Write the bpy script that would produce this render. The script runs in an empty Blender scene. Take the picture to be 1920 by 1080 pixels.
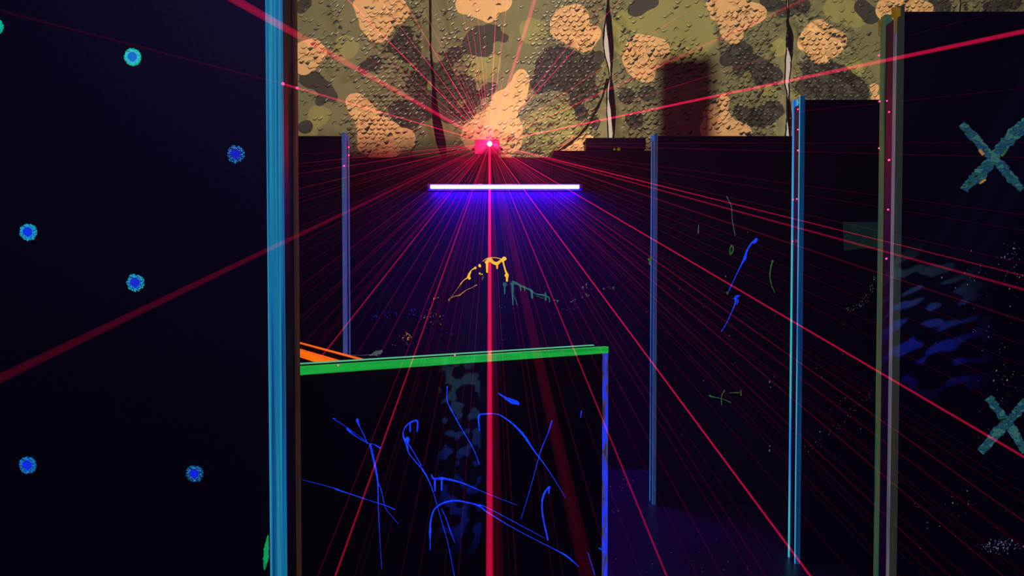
import bpy, bmesh, math, random
import numpy as np
from mathutils import Vector, Matrix

random.seed(7)
sc = bpy.context.scene
col = sc.collection

# ------------------------------------------------------------------ camera, view, world, lights
F = 1400.0                       # focal length in pixels of the 1920 wide frame
CAM_Z = 1.53
PITCH = math.radians(1.6)
SHIFT = 14.0
cam_d = bpy.data.cameras.new('camera')
cam_d.sensor_width = 36.0
cam_d.lens = 36.0 * F / 1920.0
cam_d.shift_y = SHIFT / 1920.0
cam_d.clip_start = 0.02
cam = bpy.data.objects.new('camera', cam_d)
cam.location = (0, 0, CAM_Z)
cam.rotation_euler = (math.radians(90) - PITCH, 0, 0)
col.objects.link(cam)
sc.camera = cam

sc.view_settings.view_transform = 'Standard'
sc.view_settings.look = 'None'
sc.view_settings.exposure = 0.0
sc.view_settings.gamma = 1.0
sc.view_settings.use_curve_mapping = False

w = bpy.data.worlds.new('world'); sc.world = w
w.use_nodes = True
w.node_tree.nodes['Background'].inputs[0].default_value = (0.35, 0.2, 0.75, 1)
w.node_tree.nodes['Background'].inputs[1].default_value = 0.012
# thin machine haze in the air of the hall
_vs = w.node_tree.nodes.new('ShaderNodeVolumeScatter')
_vs.inputs['Color'].default_value = (1, 1, 1, 1); _vs.inputs['Density'].default_value = 0.014; _vs.inputs['Anisotropy'].default_value = 0.3
w.node_tree.links.new(_vs.outputs[0], w.node_tree.nodes['World Output'].inputs['Volume'])


def lin(c):
    out = []
    for v in c[:3]:
        v = v / 255.0
        out.append(v / 12.92 if v <= 0.04045 else ((v + 0.055) / 1.055) ** 2.4)
    return tuple(out) + (1.0,)


def link(nt, a, b):
    nt.links.new(a, b)


def math_node(nt, op, a, b=None, c=None):
    n = nt.nodes.new('ShaderNodeMath'); n.operation = op
    for i, v in enumerate((a, b, c)):
        if v is None:
            continue
        if isinstance(v, (int, float)):
            n.inputs[i].default_value = v
        else:
            link(nt, v, n.inputs[i])
    return n.outputs[0]


def aim(o, target):
    d = Vector(target) - o.location
    o.rotation_euler = d.to_track_quat('-Z', 'Y').to_euler()


def spot(name, loc, target, power, color, angle, radius, blend=0.1):
    l = bpy.data.lights.new(name, 'SPOT')
    l.energy = power; l.color = color[:3]; l.spot_size = math.radians(angle)
    l.spot_blend = blend; l.shadow_soft_size = radius
    o = bpy.data.objects.new(name, l)
    o.location = loc; aim(o, target)
    col.objects.link(o)
    return o


def light_plane_coords(nt):
    """direction of the ray inside the lamp, as x/z and y/z"""
    tc = nt.nodes.new('ShaderNodeTexCoord')
    sp = nt.nodes.new('ShaderNodeSeparateXYZ')
    link(nt, tc.outputs['Normal'], sp.inputs[0])
    az = math_node(nt, 'ABSOLUTE', sp.outputs[2])
    az = math_node(nt, 'MAXIMUM', az, 0.05)
    return math_node(nt, 'DIVIDE', sp.outputs[0], az), math_node(nt, 'DIVIDE', sp.outputs[1], az)


# the warm stage light that shines on the netting, high on the camera side
STAGE = (0.3, 0.5, 3.9)
stage = spot('stage_light', STAGE, (0.9, 7.0, 3.35), 2150, (1.0, 0.84, 0.64), 76, 0.035, 0.15)
stage.data.use_nodes = True
nt = stage.data.node_tree
em = nt.nodes['Emission']
gx, gy = light_plane_coords(nt)
# barn doors: cut the cone above and below
STAGE_LOW, STAGE_HIGH = -0.085, 0.30
mr = nt.nodes.new('ShaderNodeMapRange'); mr.interpolation_type = 'SMOOTHSTEP'
link(nt, gy, mr.inputs[0]); mr.inputs[1].default_value = STAGE_LOW - 0.035; mr.inputs[2].default_value = STAGE_LOW + 0.02
link(nt, math_node(nt, 'MULTIPLY', mr.outputs[0], 1.0), em.inputs['Strength'])

# two small warm floodlights standing on the floor behind the back partitions, washing the netting from below
for (fx, tx, tz, pw) in ((0.4, 0.35, 3.0, 150), (2.8, 3.05, 3.2, 150)):
    f_ = spot('floodlight', (fx, 6.15, 1.55), (tx, 7.0, tz), pw, (1.0, 0.84, 0.62), 54, 0.03, 0.8)

# violet black-light glow over the room (tubes out of view above the camera)
ar = bpy.data.lights.new('black_light_bank', 'AREA')
ar.shape = 'RECTANGLE'; ar.size = 2.4; ar.size_y = 0.3; ar.energy = 26; ar.color = (0.30, 0.20, 1.0)
aro = bpy.data.objects.new('black_light_bank', ar)
aro.location = (-0.4, -0.6, 3.2); aim(aro, (0, 3.0, 1.0)); col.objects.link(aro)


def gobo(name, loc, target, power, angle, stretch, colours, limits, scale=9.0, thresh=0.5, tilt=0.0, cut=0.004):
    """effect light throwing soft slanted patches; limits = (x0,x1,y0,y1) of its shutters"""
    o = spot(name, loc, target, power, (1, 1, 1), angle, 0.004, 0.25)
    o.data.use_nodes = True
    nt = o.data.node_tree; em = nt.nodes['Emission']
    x, y = light_plane_coords(nt)
    cb = nt.nodes.new('ShaderNodeCombineXYZ'); link(nt, x, cb.inputs[0]); link(nt, y, cb.inputs[1])
    mp = nt.nodes.new('ShaderNodeMapping'); link(nt, cb.outputs[0], mp.inputs[0])
    mp.inputs['Rotation'].default_value = (0, 0, tilt)
    mp2 = nt.nodes.new('ShaderNodeMapping'); link(nt, mp.outputs[0], mp2.inputs[0])
    mp2.inputs['Scale'].default_value = (scale / stretch, scale, 1)
    nz = nt.nodes.new('ShaderNodeTexNoise'); link(nt, mp2.outputs[0], nz.inputs[0])
    nz.inputs['Scale'].default_value = 1.0; nz.inputs['Detail'].default_value = 0.6
    rm = nt.nodes.new('ShaderNodeMapRange'); rm.interpolation_type = 'SMOOTHSTEP'
    link(nt, nz.outputs[0], rm.inputs[0]); rm.inputs[1].default_value = thresh; rm.inputs[2].default_value = thresh + 0.045
    v = rm.outputs[0]
    x0, x1, y0, y1, soft = limits
    for a, lo, hi in ((x, x0, x0 + soft), (y, y0, y0 + soft * 2)):
        m = nt.nodes.new('ShaderNodeMapRange'); m.interpolation_type = 'SMOOTHSTEP'
        link(nt, a, m.inputs[0]); m.inputs[1].default_value = lo; m.inputs[2].default_value = hi
        v = math_node(nt, 'MULTIPLY', v, m.outputs[0])
    for a, lo, hi in ((x, x1 - cut, x1), (y, y1 - soft * 3, y1)):
        m = nt.nodes.new('ShaderNodeMapRange'); m.interpolation_type = 'SMOOTHSTEP'
        link(nt, a, m.inputs[0]); m.inputs[1].default_value = lo; m.inputs[2].default_value = hi
        v = math_node(nt, 'MULTIPLY', v, math_node(nt, 'SUBTRACT', 1.0, m.outputs[0]))
    cr = nt.nodes.new('ShaderNodeValToRGB')
    m = nt.nodes.new('ShaderNodeMapRange'); link(nt, y, m.inputs[0]); m.inputs[1].default_value = y0; m.inputs[2].default_value = y1
    link(nt, m.outputs[0], cr.inputs[0])
    cr.color_ramp.elements[0].color = colours[0]; cr.color_ramp.elements[1].color = colours[1]
    cr.color_ramp.elements[0].position = 0.35; cr.color_ramp.elements[1].position = 0.75
    link(nt, cr.outputs[0], em.inputs['Color']); link(nt, v, em.inputs['Strength'])
    return o


# ------------------------------------------------------------------ helpers
def ray(px, py):
    u = (px - 960.0) / F
    v = -((py - SHIFT) - 540.0) / F
    c, s = math.cos(PITCH), math.sin(PITCH)
    return Vector((u, c + v * s, v * c - s))


CAM = Vector((0, 0, CAM_Z))


def P(px, py, Y):
    """point of the place seen at that spot of the photo, Y metres away"""
    d = ray(px, py)
    return CAM + d * (Y / d.y)


class Plane:
    def __init__(self, p0, n):
        self.p0 = Vector(p0); self.n = Vector(n).normalized()      # n points to the camera side
        self.ux = Vector((0, 0, 1)).cross(self.n).normalized()
        if self.ux.x < 0:
            self.ux = -self.ux
        self.uz = Vector((0, 0, 1))
        if abs(self.n.z) > 0.9:
            self.ux = Vector((1, 0, 0)); self.uz = Vector((0, 1, 0))

    def hit(self, px, py):
        d = ray(px, py)
        t = (self.p0 - CAM).dot(self.n) / d.dot(self.n)
        return CAM + d * t

    def ppm(self, px, py):
        return F / self.hit(px, py).y


def link_mesh(name, bm, mats, parent=None, smooth=False, recalc=True):
    me = bpy.data.meshes.new(name)
    if recalc:
        bmesh.ops.recalc_face_normals(bm, faces=bm.faces)
    bm.to_mesh(me); bm.free()
    if not isinstance(mats, (list, tuple)):
        mats = [mats]
    for m in mats:
        me.materials.append(m)
    if smooth:
        for p in me.polygons:
            p.use_smooth = True
    o = bpy.data.objects.new(name, me)
    col.objects.link(o)
    if parent is not None:
        o.parent = parent
    return o


def box(bm, x0, x1, y0, y1, z0, z1, bevel=0.0):
    r = bmesh.ops.create_cube(bm, size=1.0)
    vs = r['verts']
    for v in vs:
        v.co = Vector(((x0 + x1) / 2 + v.co.x * abs(x1 - x0), (y0 + y1) / 2 + v.co.y * abs(y1 - y0), (z0 + z1) / 2 + v.co.z * abs(z1 - z0)))
    if bevel > 0:
        es = list({e for v in vs for e in v.link_edges})
        bmesh.ops.bevel(bm, geom=es, offset=bevel, segments=2, affect='EDGES', profile=0.5)
    return bm


def cyl(bm, p0, p1, r0, r1=None, seg=16, caps=True):
    p0 = Vector(p0); p1 = Vector(p1); d = p1 - p0
    r1 = r0 if r1 is None else r1
    m = Matrix.Translation((p0 + p1) / 2) @ d.to_track_quat('Z', 'Y').to_matrix().to_4x4()
    bmesh.ops.create_cone(bm, cap_ends=caps, segments=seg, radius1=r0, radius2=r1, depth=d.length, matrix=m)
    return bm


def tube(bm, pts, r, seg=6):
    rings = []
    n = len(pts)
    for i, p in enumerate(pts):
        a = Vector(pts[max(i - 1, 0)]); b = Vector(pts[min(i + 1, n - 1)])
        q = (b - a).to_track_quat('Z', 'Y')
        rr = r[i] if isinstance(r, (list, tuple)) else r
        rings.append([bm.verts.new(Vector(p) + q @ Vector((rr * math.cos(k * math.tau / seg), rr * math.sin(k * math.tau / seg), 0))) for k in range(seg)])
    for i in range(n - 1):
        for k in range(seg):
            bm.faces.new((rings[i][k], rings[i][(k + 1) % seg], rings[i + 1][(k + 1) % seg], rings[i + 1][k]))
    bm.faces.new(rings[0]); bm.faces.new(rings[-1])
    return bm


def tag(o, label=None, cat=None, group=None, kind=None):
    if label: o['label'] = label
    if cat: o['category'] = cat
    if group: o['group'] = group
    if kind: o['kind'] = kind
    return o


def empty(name, loc, rz=0.0):
    o = bpy.data.objects.new(name, None); col.objects.link(o)
    o.location = loc; o.rotation_euler = (0, 0, rz); o.empty_display_size = 0.1
    return o


# ------------------------------------------------------------------ materials
def base_mat(name, rgb, rough=0.6, spec=0.4, metal=0.0, bump=0.0, bump_scale=60.0, vary=0.0):
    m = bpy.data.materials.new(name); m.use_nodes = True
    nt = m.node_tree; b = nt.nodes['Principled BSDF']
    c = lin(rgb)
    b.inputs['Base Color'].default_value = c
    b.inputs['Roughness'].default_value = rough
    b.inputs['Specular IOR Level'].default_value = spec
    b.inputs['Metallic'].default_value = metal
    if bump or vary:
        tc = nt.nodes.new('ShaderNodeTexCoord')
        nz = nt.nodes.new('ShaderNodeTexNoise'); nz.inputs['Scale'].default_value = bump_scale; nz.inputs['Detail'].default_value = 4
        link(nt, tc.outputs['Object'], nz.inputs['Vector'])
        if bump:
            bp = nt.nodes.new('ShaderNodeBump'); bp.inputs['Strength'].default_value = bump; bp.inputs['Distance'].default_value = 0.004
            link(nt, nz.outputs[0], bp.inputs['Height']); link(nt, bp.outputs[0], b.inputs['Normal'])
        if vary:
            cr = nt.nodes.new('ShaderNodeValToRGB')
            cr.color_ramp.elements[0].position = 0.35; cr.color_ramp.elements[1].position = 0.7
            cr.color_ramp.elements[0].color = tuple(v * (1 - vary) for v in c[:3]) + (1,)
            cr.color_ramp.elements[1].color = tuple(min(1, v * (1 + vary)) for v in c[:3]) + (1,)
            link(nt, nz.outputs[0], cr.inputs[0]); link(nt, cr.outputs[0], b.inputs['Base Color'])
    return m


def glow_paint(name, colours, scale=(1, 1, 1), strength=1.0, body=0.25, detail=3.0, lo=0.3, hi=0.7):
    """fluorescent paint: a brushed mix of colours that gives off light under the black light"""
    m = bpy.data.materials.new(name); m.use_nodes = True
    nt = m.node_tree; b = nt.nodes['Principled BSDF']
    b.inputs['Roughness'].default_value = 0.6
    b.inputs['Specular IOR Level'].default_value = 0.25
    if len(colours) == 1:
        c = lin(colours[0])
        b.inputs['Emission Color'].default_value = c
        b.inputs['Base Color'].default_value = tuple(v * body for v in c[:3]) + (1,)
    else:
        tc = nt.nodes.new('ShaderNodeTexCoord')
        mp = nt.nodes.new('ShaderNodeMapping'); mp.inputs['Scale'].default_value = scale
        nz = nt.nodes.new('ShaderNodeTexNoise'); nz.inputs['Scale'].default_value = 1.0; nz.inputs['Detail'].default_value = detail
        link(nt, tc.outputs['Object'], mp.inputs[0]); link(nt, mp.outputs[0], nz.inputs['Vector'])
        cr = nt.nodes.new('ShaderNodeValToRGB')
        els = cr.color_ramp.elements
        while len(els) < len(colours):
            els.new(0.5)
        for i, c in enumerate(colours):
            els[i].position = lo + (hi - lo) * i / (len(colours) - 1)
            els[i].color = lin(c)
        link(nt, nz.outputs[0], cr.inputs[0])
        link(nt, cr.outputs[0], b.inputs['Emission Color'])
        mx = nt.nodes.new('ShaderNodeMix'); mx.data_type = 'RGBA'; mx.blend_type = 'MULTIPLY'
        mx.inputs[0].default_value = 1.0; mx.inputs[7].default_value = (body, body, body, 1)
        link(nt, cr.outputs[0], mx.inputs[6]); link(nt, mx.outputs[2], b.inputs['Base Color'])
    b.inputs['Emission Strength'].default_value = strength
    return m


BLACK = base_mat('black_painted_board', (27, 25, 30), 0.5, 0.3, bump=0.15, bump_scale=90, vary=0.15)
BLACK2 = base_mat('black_recess', (16, 14, 18), 0.8, 0.15, vary=0.2)
STUD = base_mat('bare_dark_stud', (58, 48, 62), 0.5, 0.4, vary=0.2)
FLOORM = base_mat('dark_floor_paint', (50, 47, 62), 0.36, 0.45, bump=0.12, bump_scale=14, vary=0.2)
CEIL = base_mat('ceiling_black', (12, 12, 14), 0.9, 0.1, vary=0.2)
GREYWALL = base_mat('pale_grey_plaster', (215, 205, 208), 0.8, 0.2, vary=0.04, bump_scale=3)
PLASTIC = base_mat('black_plastic', (22, 20, 24), 0.4, 0.5, bump=0.1, bump_scale=200)
REDPL = base_mat('laser_case_metal', (96, 70, 78), 0.38, 0.5, metal=0.3, bump=0.05, bump_scale=150)
METAL = base_mat('dark_steel', (70, 68, 74), 0.35, 0.5, metal=0.9, vary=0.1)
CORD = base_mat('black_cord', (14, 10, 12), 0.8, 0.1, vary=0.2)
BROWN = glow_paint('brown_timber_edge', [(38, 22, 18), (66, 42, 28), (46, 30, 24)], (40, 40, 2.2), 0.55, 1.0)  # timber brown; a faint glow is added in place of light reaching it

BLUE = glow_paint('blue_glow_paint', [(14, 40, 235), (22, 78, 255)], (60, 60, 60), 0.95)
BLUED = glow_paint('blue_thin_glow_paint', [(12, 12, 80), (28, 34, 150)], (120, 120, 120), 0.8)
YEL = glow_paint('yellow_glow_paint', [(250, 172, 0), (255, 208, 10)], (30, 30, 30), 1.0)
OCH = glow_paint('ochre_thin_glow_paint', [(110, 70, 35), (205, 140, 60)], (150, 150, 150), 0.8)
TEAL = glow_paint('teal_glow_paint', [(24, 82, 84), (48, 128, 112)], (50, 50, 50), 0.85)
GREYG = glow_paint('grey_thin_glow_paint', [(50, 62, 66), (105, 120, 112)], (150, 150, 150), 0.7)
GREENS = glow_paint('green_thin_glow_paint', [(30, 80, 35), (70, 125, 55)], (150, 150, 150), 0.7)
SPECK = glow_paint('pale_blue_speck_paint', [(60, 60, 120), (130, 140, 175)], (150, 150, 150), 0.7)
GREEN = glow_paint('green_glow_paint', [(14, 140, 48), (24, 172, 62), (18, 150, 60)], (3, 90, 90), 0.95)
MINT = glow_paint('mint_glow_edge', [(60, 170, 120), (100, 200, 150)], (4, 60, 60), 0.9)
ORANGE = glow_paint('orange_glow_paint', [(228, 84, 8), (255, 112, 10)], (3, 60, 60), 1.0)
CROSS = glow_paint('teal_cross_paint', [(12, 26, 44), (40, 104, 92), (22, 62, 104), (64, 132, 116), (22, 44, 52)], (30, 16, 55), 0.55, lo=0.3, hi=0.72, detail=4)
YDRIP = glow_paint('ochre_drip_paint', [(96, 74, 12), (128, 96, 20)], (30, 30, 10), 0.8)

S_CYAN = glow_paint('cyan_brushed_edge', [(14, 62, 118), (20, 112, 178), (28, 128, 160), (46, 160, 196)], (170, 60, 1.1), 0.72, lo=0.34, hi=0.66, detail=6)
S_CYANB = glow_paint('cyan_brushed_bright_edge', [(16, 110, 190), (40, 190, 210)], (60, 60, 2), 0.9)
S_BLUEN = glow_paint('blue_brushed_edge', [(10, 60, 125), (22, 92, 158), (18, 70, 110)], (120, 60, 1.2), 0.36, 0.1)
S_CYANL = glow_paint('bright_cyan_line_edge', [(20, 90, 225), (60, 190, 205), (50, 170, 180)], (30, 30, 1.1), 0.9)
S_BLUEL = glow_paint('bright_blue_line_edge', [(12, 70, 220), (30, 120, 200), (40, 160, 180)], (30, 30, 0.8), 0.65, 0.12)
S_GREY = glow_paint('grey_blue_worn_edge', [(44, 52, 92), (64, 92, 134), (70, 74, 150), (48, 90, 128)], (60, 60, 1.8), 0.38, 0.12)
S_VIOL = glow_paint('violet_blue_worn_edge', [(34, 84, 120), (62, 104, 150), (86, 82, 190), (58, 128, 140)], (40, 40, 3.6), 0.5, 0.12)
S_MOT = glow_paint('mottled_blue_paint', [(56, 46, 84), (78, 70, 110), (34, 56, 245), (40, 66, 255)], (40, 40, 9), 0.8, lo=0.42, hi=0.56)
S_GRN = glow_paint('green_worn_edge', [(30, 62, 54), (48, 100, 78), (92, 96, 48), (40, 88, 70)], (50, 50, 1.6), 0.55)
S_OLV = glow_paint('olive_worn_edge', [(30, 52, 62), (62, 62, 44), (46, 60, 58), (76, 84, 82)], (80, 50, 1.6), 0.45)
S_LIL = glow_paint('grey_lilac_edge', [(74, 76, 86), (120, 108, 124), (84, 98, 96)], (50, 50, 2.2), 0.65)


def stroke_mesh(bm, plane, pts, lift=0.002, jag=0.0, steps=5):
    """brush stroke on a plane: pts (photo x, photo y, width in px), smoothed"""
    w = []
    for (a, b, c) in pts:
        h = plane.hit(a, b)
        w.append((h, c / plane.ppm(a, b)))
    out = []
    n = len(w)
    for i in range(n - 1):
        p0 = w[max(i - 1, 0)]; p1 = w[i]; p2 = w[i + 1]; p3 = w[min(i + 2, n - 1)]
        for k in range(steps):
            t = k / steps
            f = lambda a, b, c, d: 0.5 * ((2 * b) + (-a + c) * t + (2 * a - 5 * b + 4 * c - d) * t * t + (-a + 3 * b - 3 * c + d) * t ** 3)
            out.append((f(p0[0], p1[0], p2[0], p3[0]), p1[1] + (p2[1] - p1[1]) * t))
    out.append(w[-1])
    L = []; R = []; LB = []; RB = []
    for i, (p, wd) in enumerate(out):
        a = out[max(i - 1, 0)][0]; b = out[min(i + 1, len(out) - 1)][0]
        d = (b - a)
        if d.length < 1e-7:
            d = plane.ux.copy()
        side = d.cross(plane.n).normalized()
        jl = 1 + jag * (random.random() - 0.5) * 2; jr = 1 + jag * (random.random() - 0.5) * 2
        q = p + plane.n * lift
        L.append(bm.verts.new(q + side * wd / 2 * jl)); R.append(bm.verts.new(q - side * wd / 2 * jr))
        LB.append(bm.verts.new(p - plane.n * 0.0008 + side * wd / 2 * jl)); RB.append(bm.verts.new(p - plane.n * 0.0008 - side * wd / 2 * jr))
    for i in range(len(out) - 1):
        for A, B in ((L, R), (R, RB), (RB, LB), (LB, L)):
            try:
                bm.faces.new((A[i], B[i], B[i + 1], A[i + 1]))
            except ValueError:
                pass
    bm.faces.new((L[0], LB[0], RB[0], R[0])); bm.faces.new((L[-1], R[-1], RB[-1], LB[-1]))


def blob(bm, plane, px, py, r, sy=1.0, lift=0.002, seg=9, jag=0.2):
    h = plane.hit(px, py); r = r / plane.ppm(px, py)
    top = []; bot = []
    for k in range(seg):
        a = k * math.tau / seg
        rr = r * (1 + jag * (random.random() - 0.5) * 2)
        q = h + plane.ux * math.cos(a) * rr + plane.uz * math.sin(a) * rr * sy
        bot.append(bm.verts.new(q - plane.n * 0.0005)); top.append(bm.verts.new(q * 1.0 + plane.n * lift * 0.7 - (q - h) * 0.12))
    c = bm.verts.new(h + plane.n * lift)
    for k in range(seg):
        j = (k + 1) % seg
        bm.faces.new((bot[k], bot[j], top[j], top[k])); bm.faces.new((top[k], top[j], c))


def to_local(o, parent):
    """parent o to parent and keep it where it stands"""
    bpy.context.view_layer.update()
    o.parent = parent
    o.matrix_parent_inverse = parent.matrix_world.inverted()


def strokes(name, plane, parent, mat, lines, blobs=(), label=None, jag=0.0, lift=0.002, one=False):
    if len(lines) > 1 and not one:
        for i, l in enumerate(lines):
            strokes(name, plane, parent, mat, [l], blobs if i == 0 else (), label, jag, lift)
        return
    if not lines and len(blobs) > 1:
        for b in blobs:
            strokes(name, plane, parent, mat, [], [b], label, jag, lift)
        return
    bm = bmesh.new()
    for pts in lines:
        stroke_mesh(bm, plane, pts, lift, jag)
    for b in blobs:
        blob(bm, plane, *b)
    o = link_mesh(name, bm, mat)
    to_local(o, parent)
    if label: o['label'] = label
    return o


def Z(ox, oy, k, lines, wk=None):
    """coordinates read off an enlarged crop: origin and scale"""
    wk = k if wk is None else wk
    return [[(ox + a / k, oy + b / k, (c * 0.85 if c >= 8 else c * 0.6) / wk) for (a, b, c) in l] for l in lines]


# ------------------------------------------------------------------ the room
def struct(name, bm, m):
    o = link_mesh(name, bm, m); o['kind'] = 'structure'
    return o


bm = bmesh.new(); box(bm, -5.2, 5.2, -2.5, 8.0, -0.1, 0.0)
floor = struct('floor', bm, FLOORM)
bm = bmesh.new(); box(bm, -5.2, 5.2, 7.6, 7.75, 0.0, 4.7)
struct('wall_back', bm, GREYWALL)
bm = bmesh.new(); box(bm, -5.2, 5.2, -2.5, 8.0, 4.7, 4.8)
struct('ceiling', bm, CEIL)
bm = bmesh.new(); box(bm, -5.3, -5.2, -2.5, 8.0, 0, 4.7)
struct('wall_left', bm, CEIL)
bm = bmesh.new(); box(bm, 5.2, 5.3, -2.5, 8.0, 0, 4.7)
struct('wall_right', bm, CEIL)
bm = bmesh.new(); box(bm, -5.2, 5.2, -2.6, -2.5, 0, 4.7)
struct('wall_front', bm, CEIL)


# ------------------------------------------------------------------ black plywood partitions
def partition(name, loc, rz, s, L, T, H, sw, m_front, m_back, label, m_side=None, fd=0.019, extra_h=0.018, low=None, boards=None, side_mat=None, back_thin=0.028):
    """free-standing stud wall. Local x runs from its open end along the wall, y to the back."""
    root = empty(name, loc, rz)
    tag(root, label, 'partition')
    def part(pn, m, *b, bev=0.0015, lab=None):
        bm = bmesh.new()
        for q in b:
            x0, x1, y0, y1, z0, z1 = q
            xa, xb = sorted((s * x0, s * x1))
            box(bm, xa, xb, y0, y1, z0, z1, bev)
        o = link_mesh(pn, bm, m, root)
        if lab: o['label'] = lab
        return o
    top = H
    if low:
        top = H - 0.029
    cuts = [sw] + (boards or []) + [L]
    for i in range(len(cuts) - 1):
        part('plywood_board', BLACK, (cuts[i] + 0.0006, cuts[i + 1] - 0.0006, 0.0, 0.018, 0.0, top))
    part('plywood_board', BLACK, (sw, L, T - 0.018, T, 0.0, top))
    part('end_stud', STUD, (0.004, 0.042, 0.0195, T - back_thin - 0.0006, 0.0, H - 0.02), lab='black end stud set back between the edges')
    part('top_rail', BLACK2, (0.043, L, 0.0195, T - 0.0195, H - 0.05, H - 0.015))
    es = part('edge_strip', m_front, (0.0, sw, -0.005, fd, 0.0, H + extra_h if not low else H - 0.029))
    if m_side:
        es.data.materials.append(m_side)
        for p in es.data.polygons:
            if p.normal.x * s < -0.6:
                p.material_index = 1
    part('edge_strip', m_back, (0.0, sw, T - back_thin, T + 0.003, 0.0, H + extra_h if not low else H - 0.029))
    if low:
        capf, capb, capf_lab, capb_lab = low
        part('cap_strip', capf, (0.0, L, -0.006, 0.019, H - 0.028, H), lab=capf_lab)
        part('cap_strip', capb, (0.0, L, T - 0.013, T + 0.003, H - 0.004, H), lab=capb_lab, bev=0.0005)
        part('cap_backing', BLACK2, (0.0, L, T - 0.013, T + 0.003, H - 0.028, H - 0.0042), lab='unpainted black batten under the rear cap')
    return root


XN = -430 / 800.0
near_left = partition('plywood_barrier', (XN, 1.75, 0), 0, -1, 2.6, 0.137, 2.44, 0.034, S_CYAN, BROWN,
                      'tall black partition at left dotted with round blue-green paint spots')
pl_left = Plane((0, 1.75, 0), (0, -1, 0))
near_right = partition('plywood_barrier', (1.330, 2.61, 0), 0, 1, 2.4, 0.108, 2.44, 0.027, S_OLV, S_GRN,
                       'tall black partition at right edge painted with two large teal crosses', S_LIL)
pl_right = Plane((0, 2.61, 0), (0, -1, 0))
mid_right = partition('plywood_barrier', (1.497, 3.91, 0), 0, 1, 2.3, 0.100, 2.44, 0.026, S_BLUEN, S_CYANL,
                      'black partition with blue and cyan edge, standing behind the crossed one', S_CYANL, fd=0.011, back_thin=0.013)
pl_mid = Plane((0, 3.91, 0), (0, -1, 0))
far_right = partition('plywood_barrier', (0.933, 4.93, 0), 0, 1, 2.5, 0.102, 2.44, 0.024, S_GREY, S_BLUEL,
                      'black partition with worn grey-blue edge, right of the violet tube light', S_BLUEL, fd=0.013, back_thin=0.013)
pl_far = Plane((0, 4.93, 0), (0, -1, 0))
far_left = partition('plywood_barrier', (-1.0915, 4.93, 0), 0, -1, 2.0, 0.105, 2.44, 0.026, S_VIOL, S_VIOL,
                     'black partition with mottled violet-blue edge behind the orange-capped low wall', back_thin=0.02)

# back walls: the centre one under the laser, and the slightly taller one under the black fixture
centre = empty('plywood_barrier', (-0.6, 5.83, 0))
tag(centre, 'wide black back partition that carries the laser projector and violet tube', 'partition')
bm = bmesh.new(); box(bm, -1.9, 0.919, 0, 0.018, 0, 2.44, 0.001); link_mesh('plywood_board', bm, BLACK, centre)
bm = bmesh.new(); box(bm, -1.9, 0.919, 0.09, 0.108, 0, 2.44, 0.001); link_mesh('plywood_board', bm, BLACK, centre)
bm = bmesh.new(); box(bm, -1.9, 0.919, 0.0185, 0.0895, 2.39, 2.436, 0.001); link_mesh('top_rail', bm, BLACK2, centre)
pl_back = Plane((0, 5.83, 0), (0, -1, 0))
step = empty('plywood_barrier', (0.323, 5.83, 0))
tag(step, 'slightly taller black back partition below the long black light fixture', 'partition')
bm = bmesh.new(); box(bm, 0, 2.6, 0, 0.018, 0, 2.492, 0.001); link_mesh('plywood_board', bm, BLACK, step)
bm = bmesh.new(); box(bm, 0, 2.6, 0.09, 0.108, 0, 2.492, 0.001); link_mesh('plywood_board', bm, BLACK, step)
bm = bmesh.new(); box(bm, 0.0, 2.6, 0.0185, 0.0895, 2.44, 2.488, 0.001); link_mesh('top_rail', bm, BLACK2, step)

# low wall with green cap
A = Vector((-0.712, 2.51, 0)); B = Vector((0.413, 3.215, 0))
dirAB = (B - A).normalized()
rzG = math.atan2(-dirAB.y, -dirAB.x) + math.pi           # local -x runs from the open end B back towards A
TG = 0.105
nrm_back = Vector((-dirAB.y, dirAB.x, 0))
lenAB = (B - A).length
pl_low = Plane(B, -nrm_back)
seam = (pl_low.hit(896, 850) - B).dot(-dirAB)
low = partition('low_barrier', B, rzG, -1, lenAB + 0.75, TG, 1.22, 0.027, S_MOT, S_MOT,
                'waist-high black wall with green capped top and blue paint splatter',
                low=(GREEN, MINT, 'wide bright green front cap strip', 'thin mint green rear cap strip'), boards=[seam])
low['category'] = 'low wall'
# low wall with orange cap, square to the green one, running away behind it
oO = A + nrm_back * (TG + 0.006) + dirAB * 0.262
orange = partition('low_barrier', (0, 0, 0), 0, -1, 1.25, 0.105, 1.22, 0.03, BLACK2, BLACK2,
                   'waist-high black wall with orange capped top behind the green-capped wall',
                   low=(ORANGE, ORANGE, 'wide orange front cap strip', 'thin orange rear cap strip'))
orange['category'] = 'low wall'
# local -x must run along nrm_back, local y (to the back) along dirAB, front at dirAB*(-0.105)
orange.rotation_euler = (0, 0, math.atan2(-nrm_back.y, -nrm_back.x))
ly = Vector((-math.sin(orange.rotation_euler.z), math.cos(orange.rotation_euler.z), 0))
if ly.dot(dirAB) < 0:
    orange.location = oO
else:
    orange.location = oO - dirAB * 0.105
print('orange local y . dirAB', ly.dot(dirAB))

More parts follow.
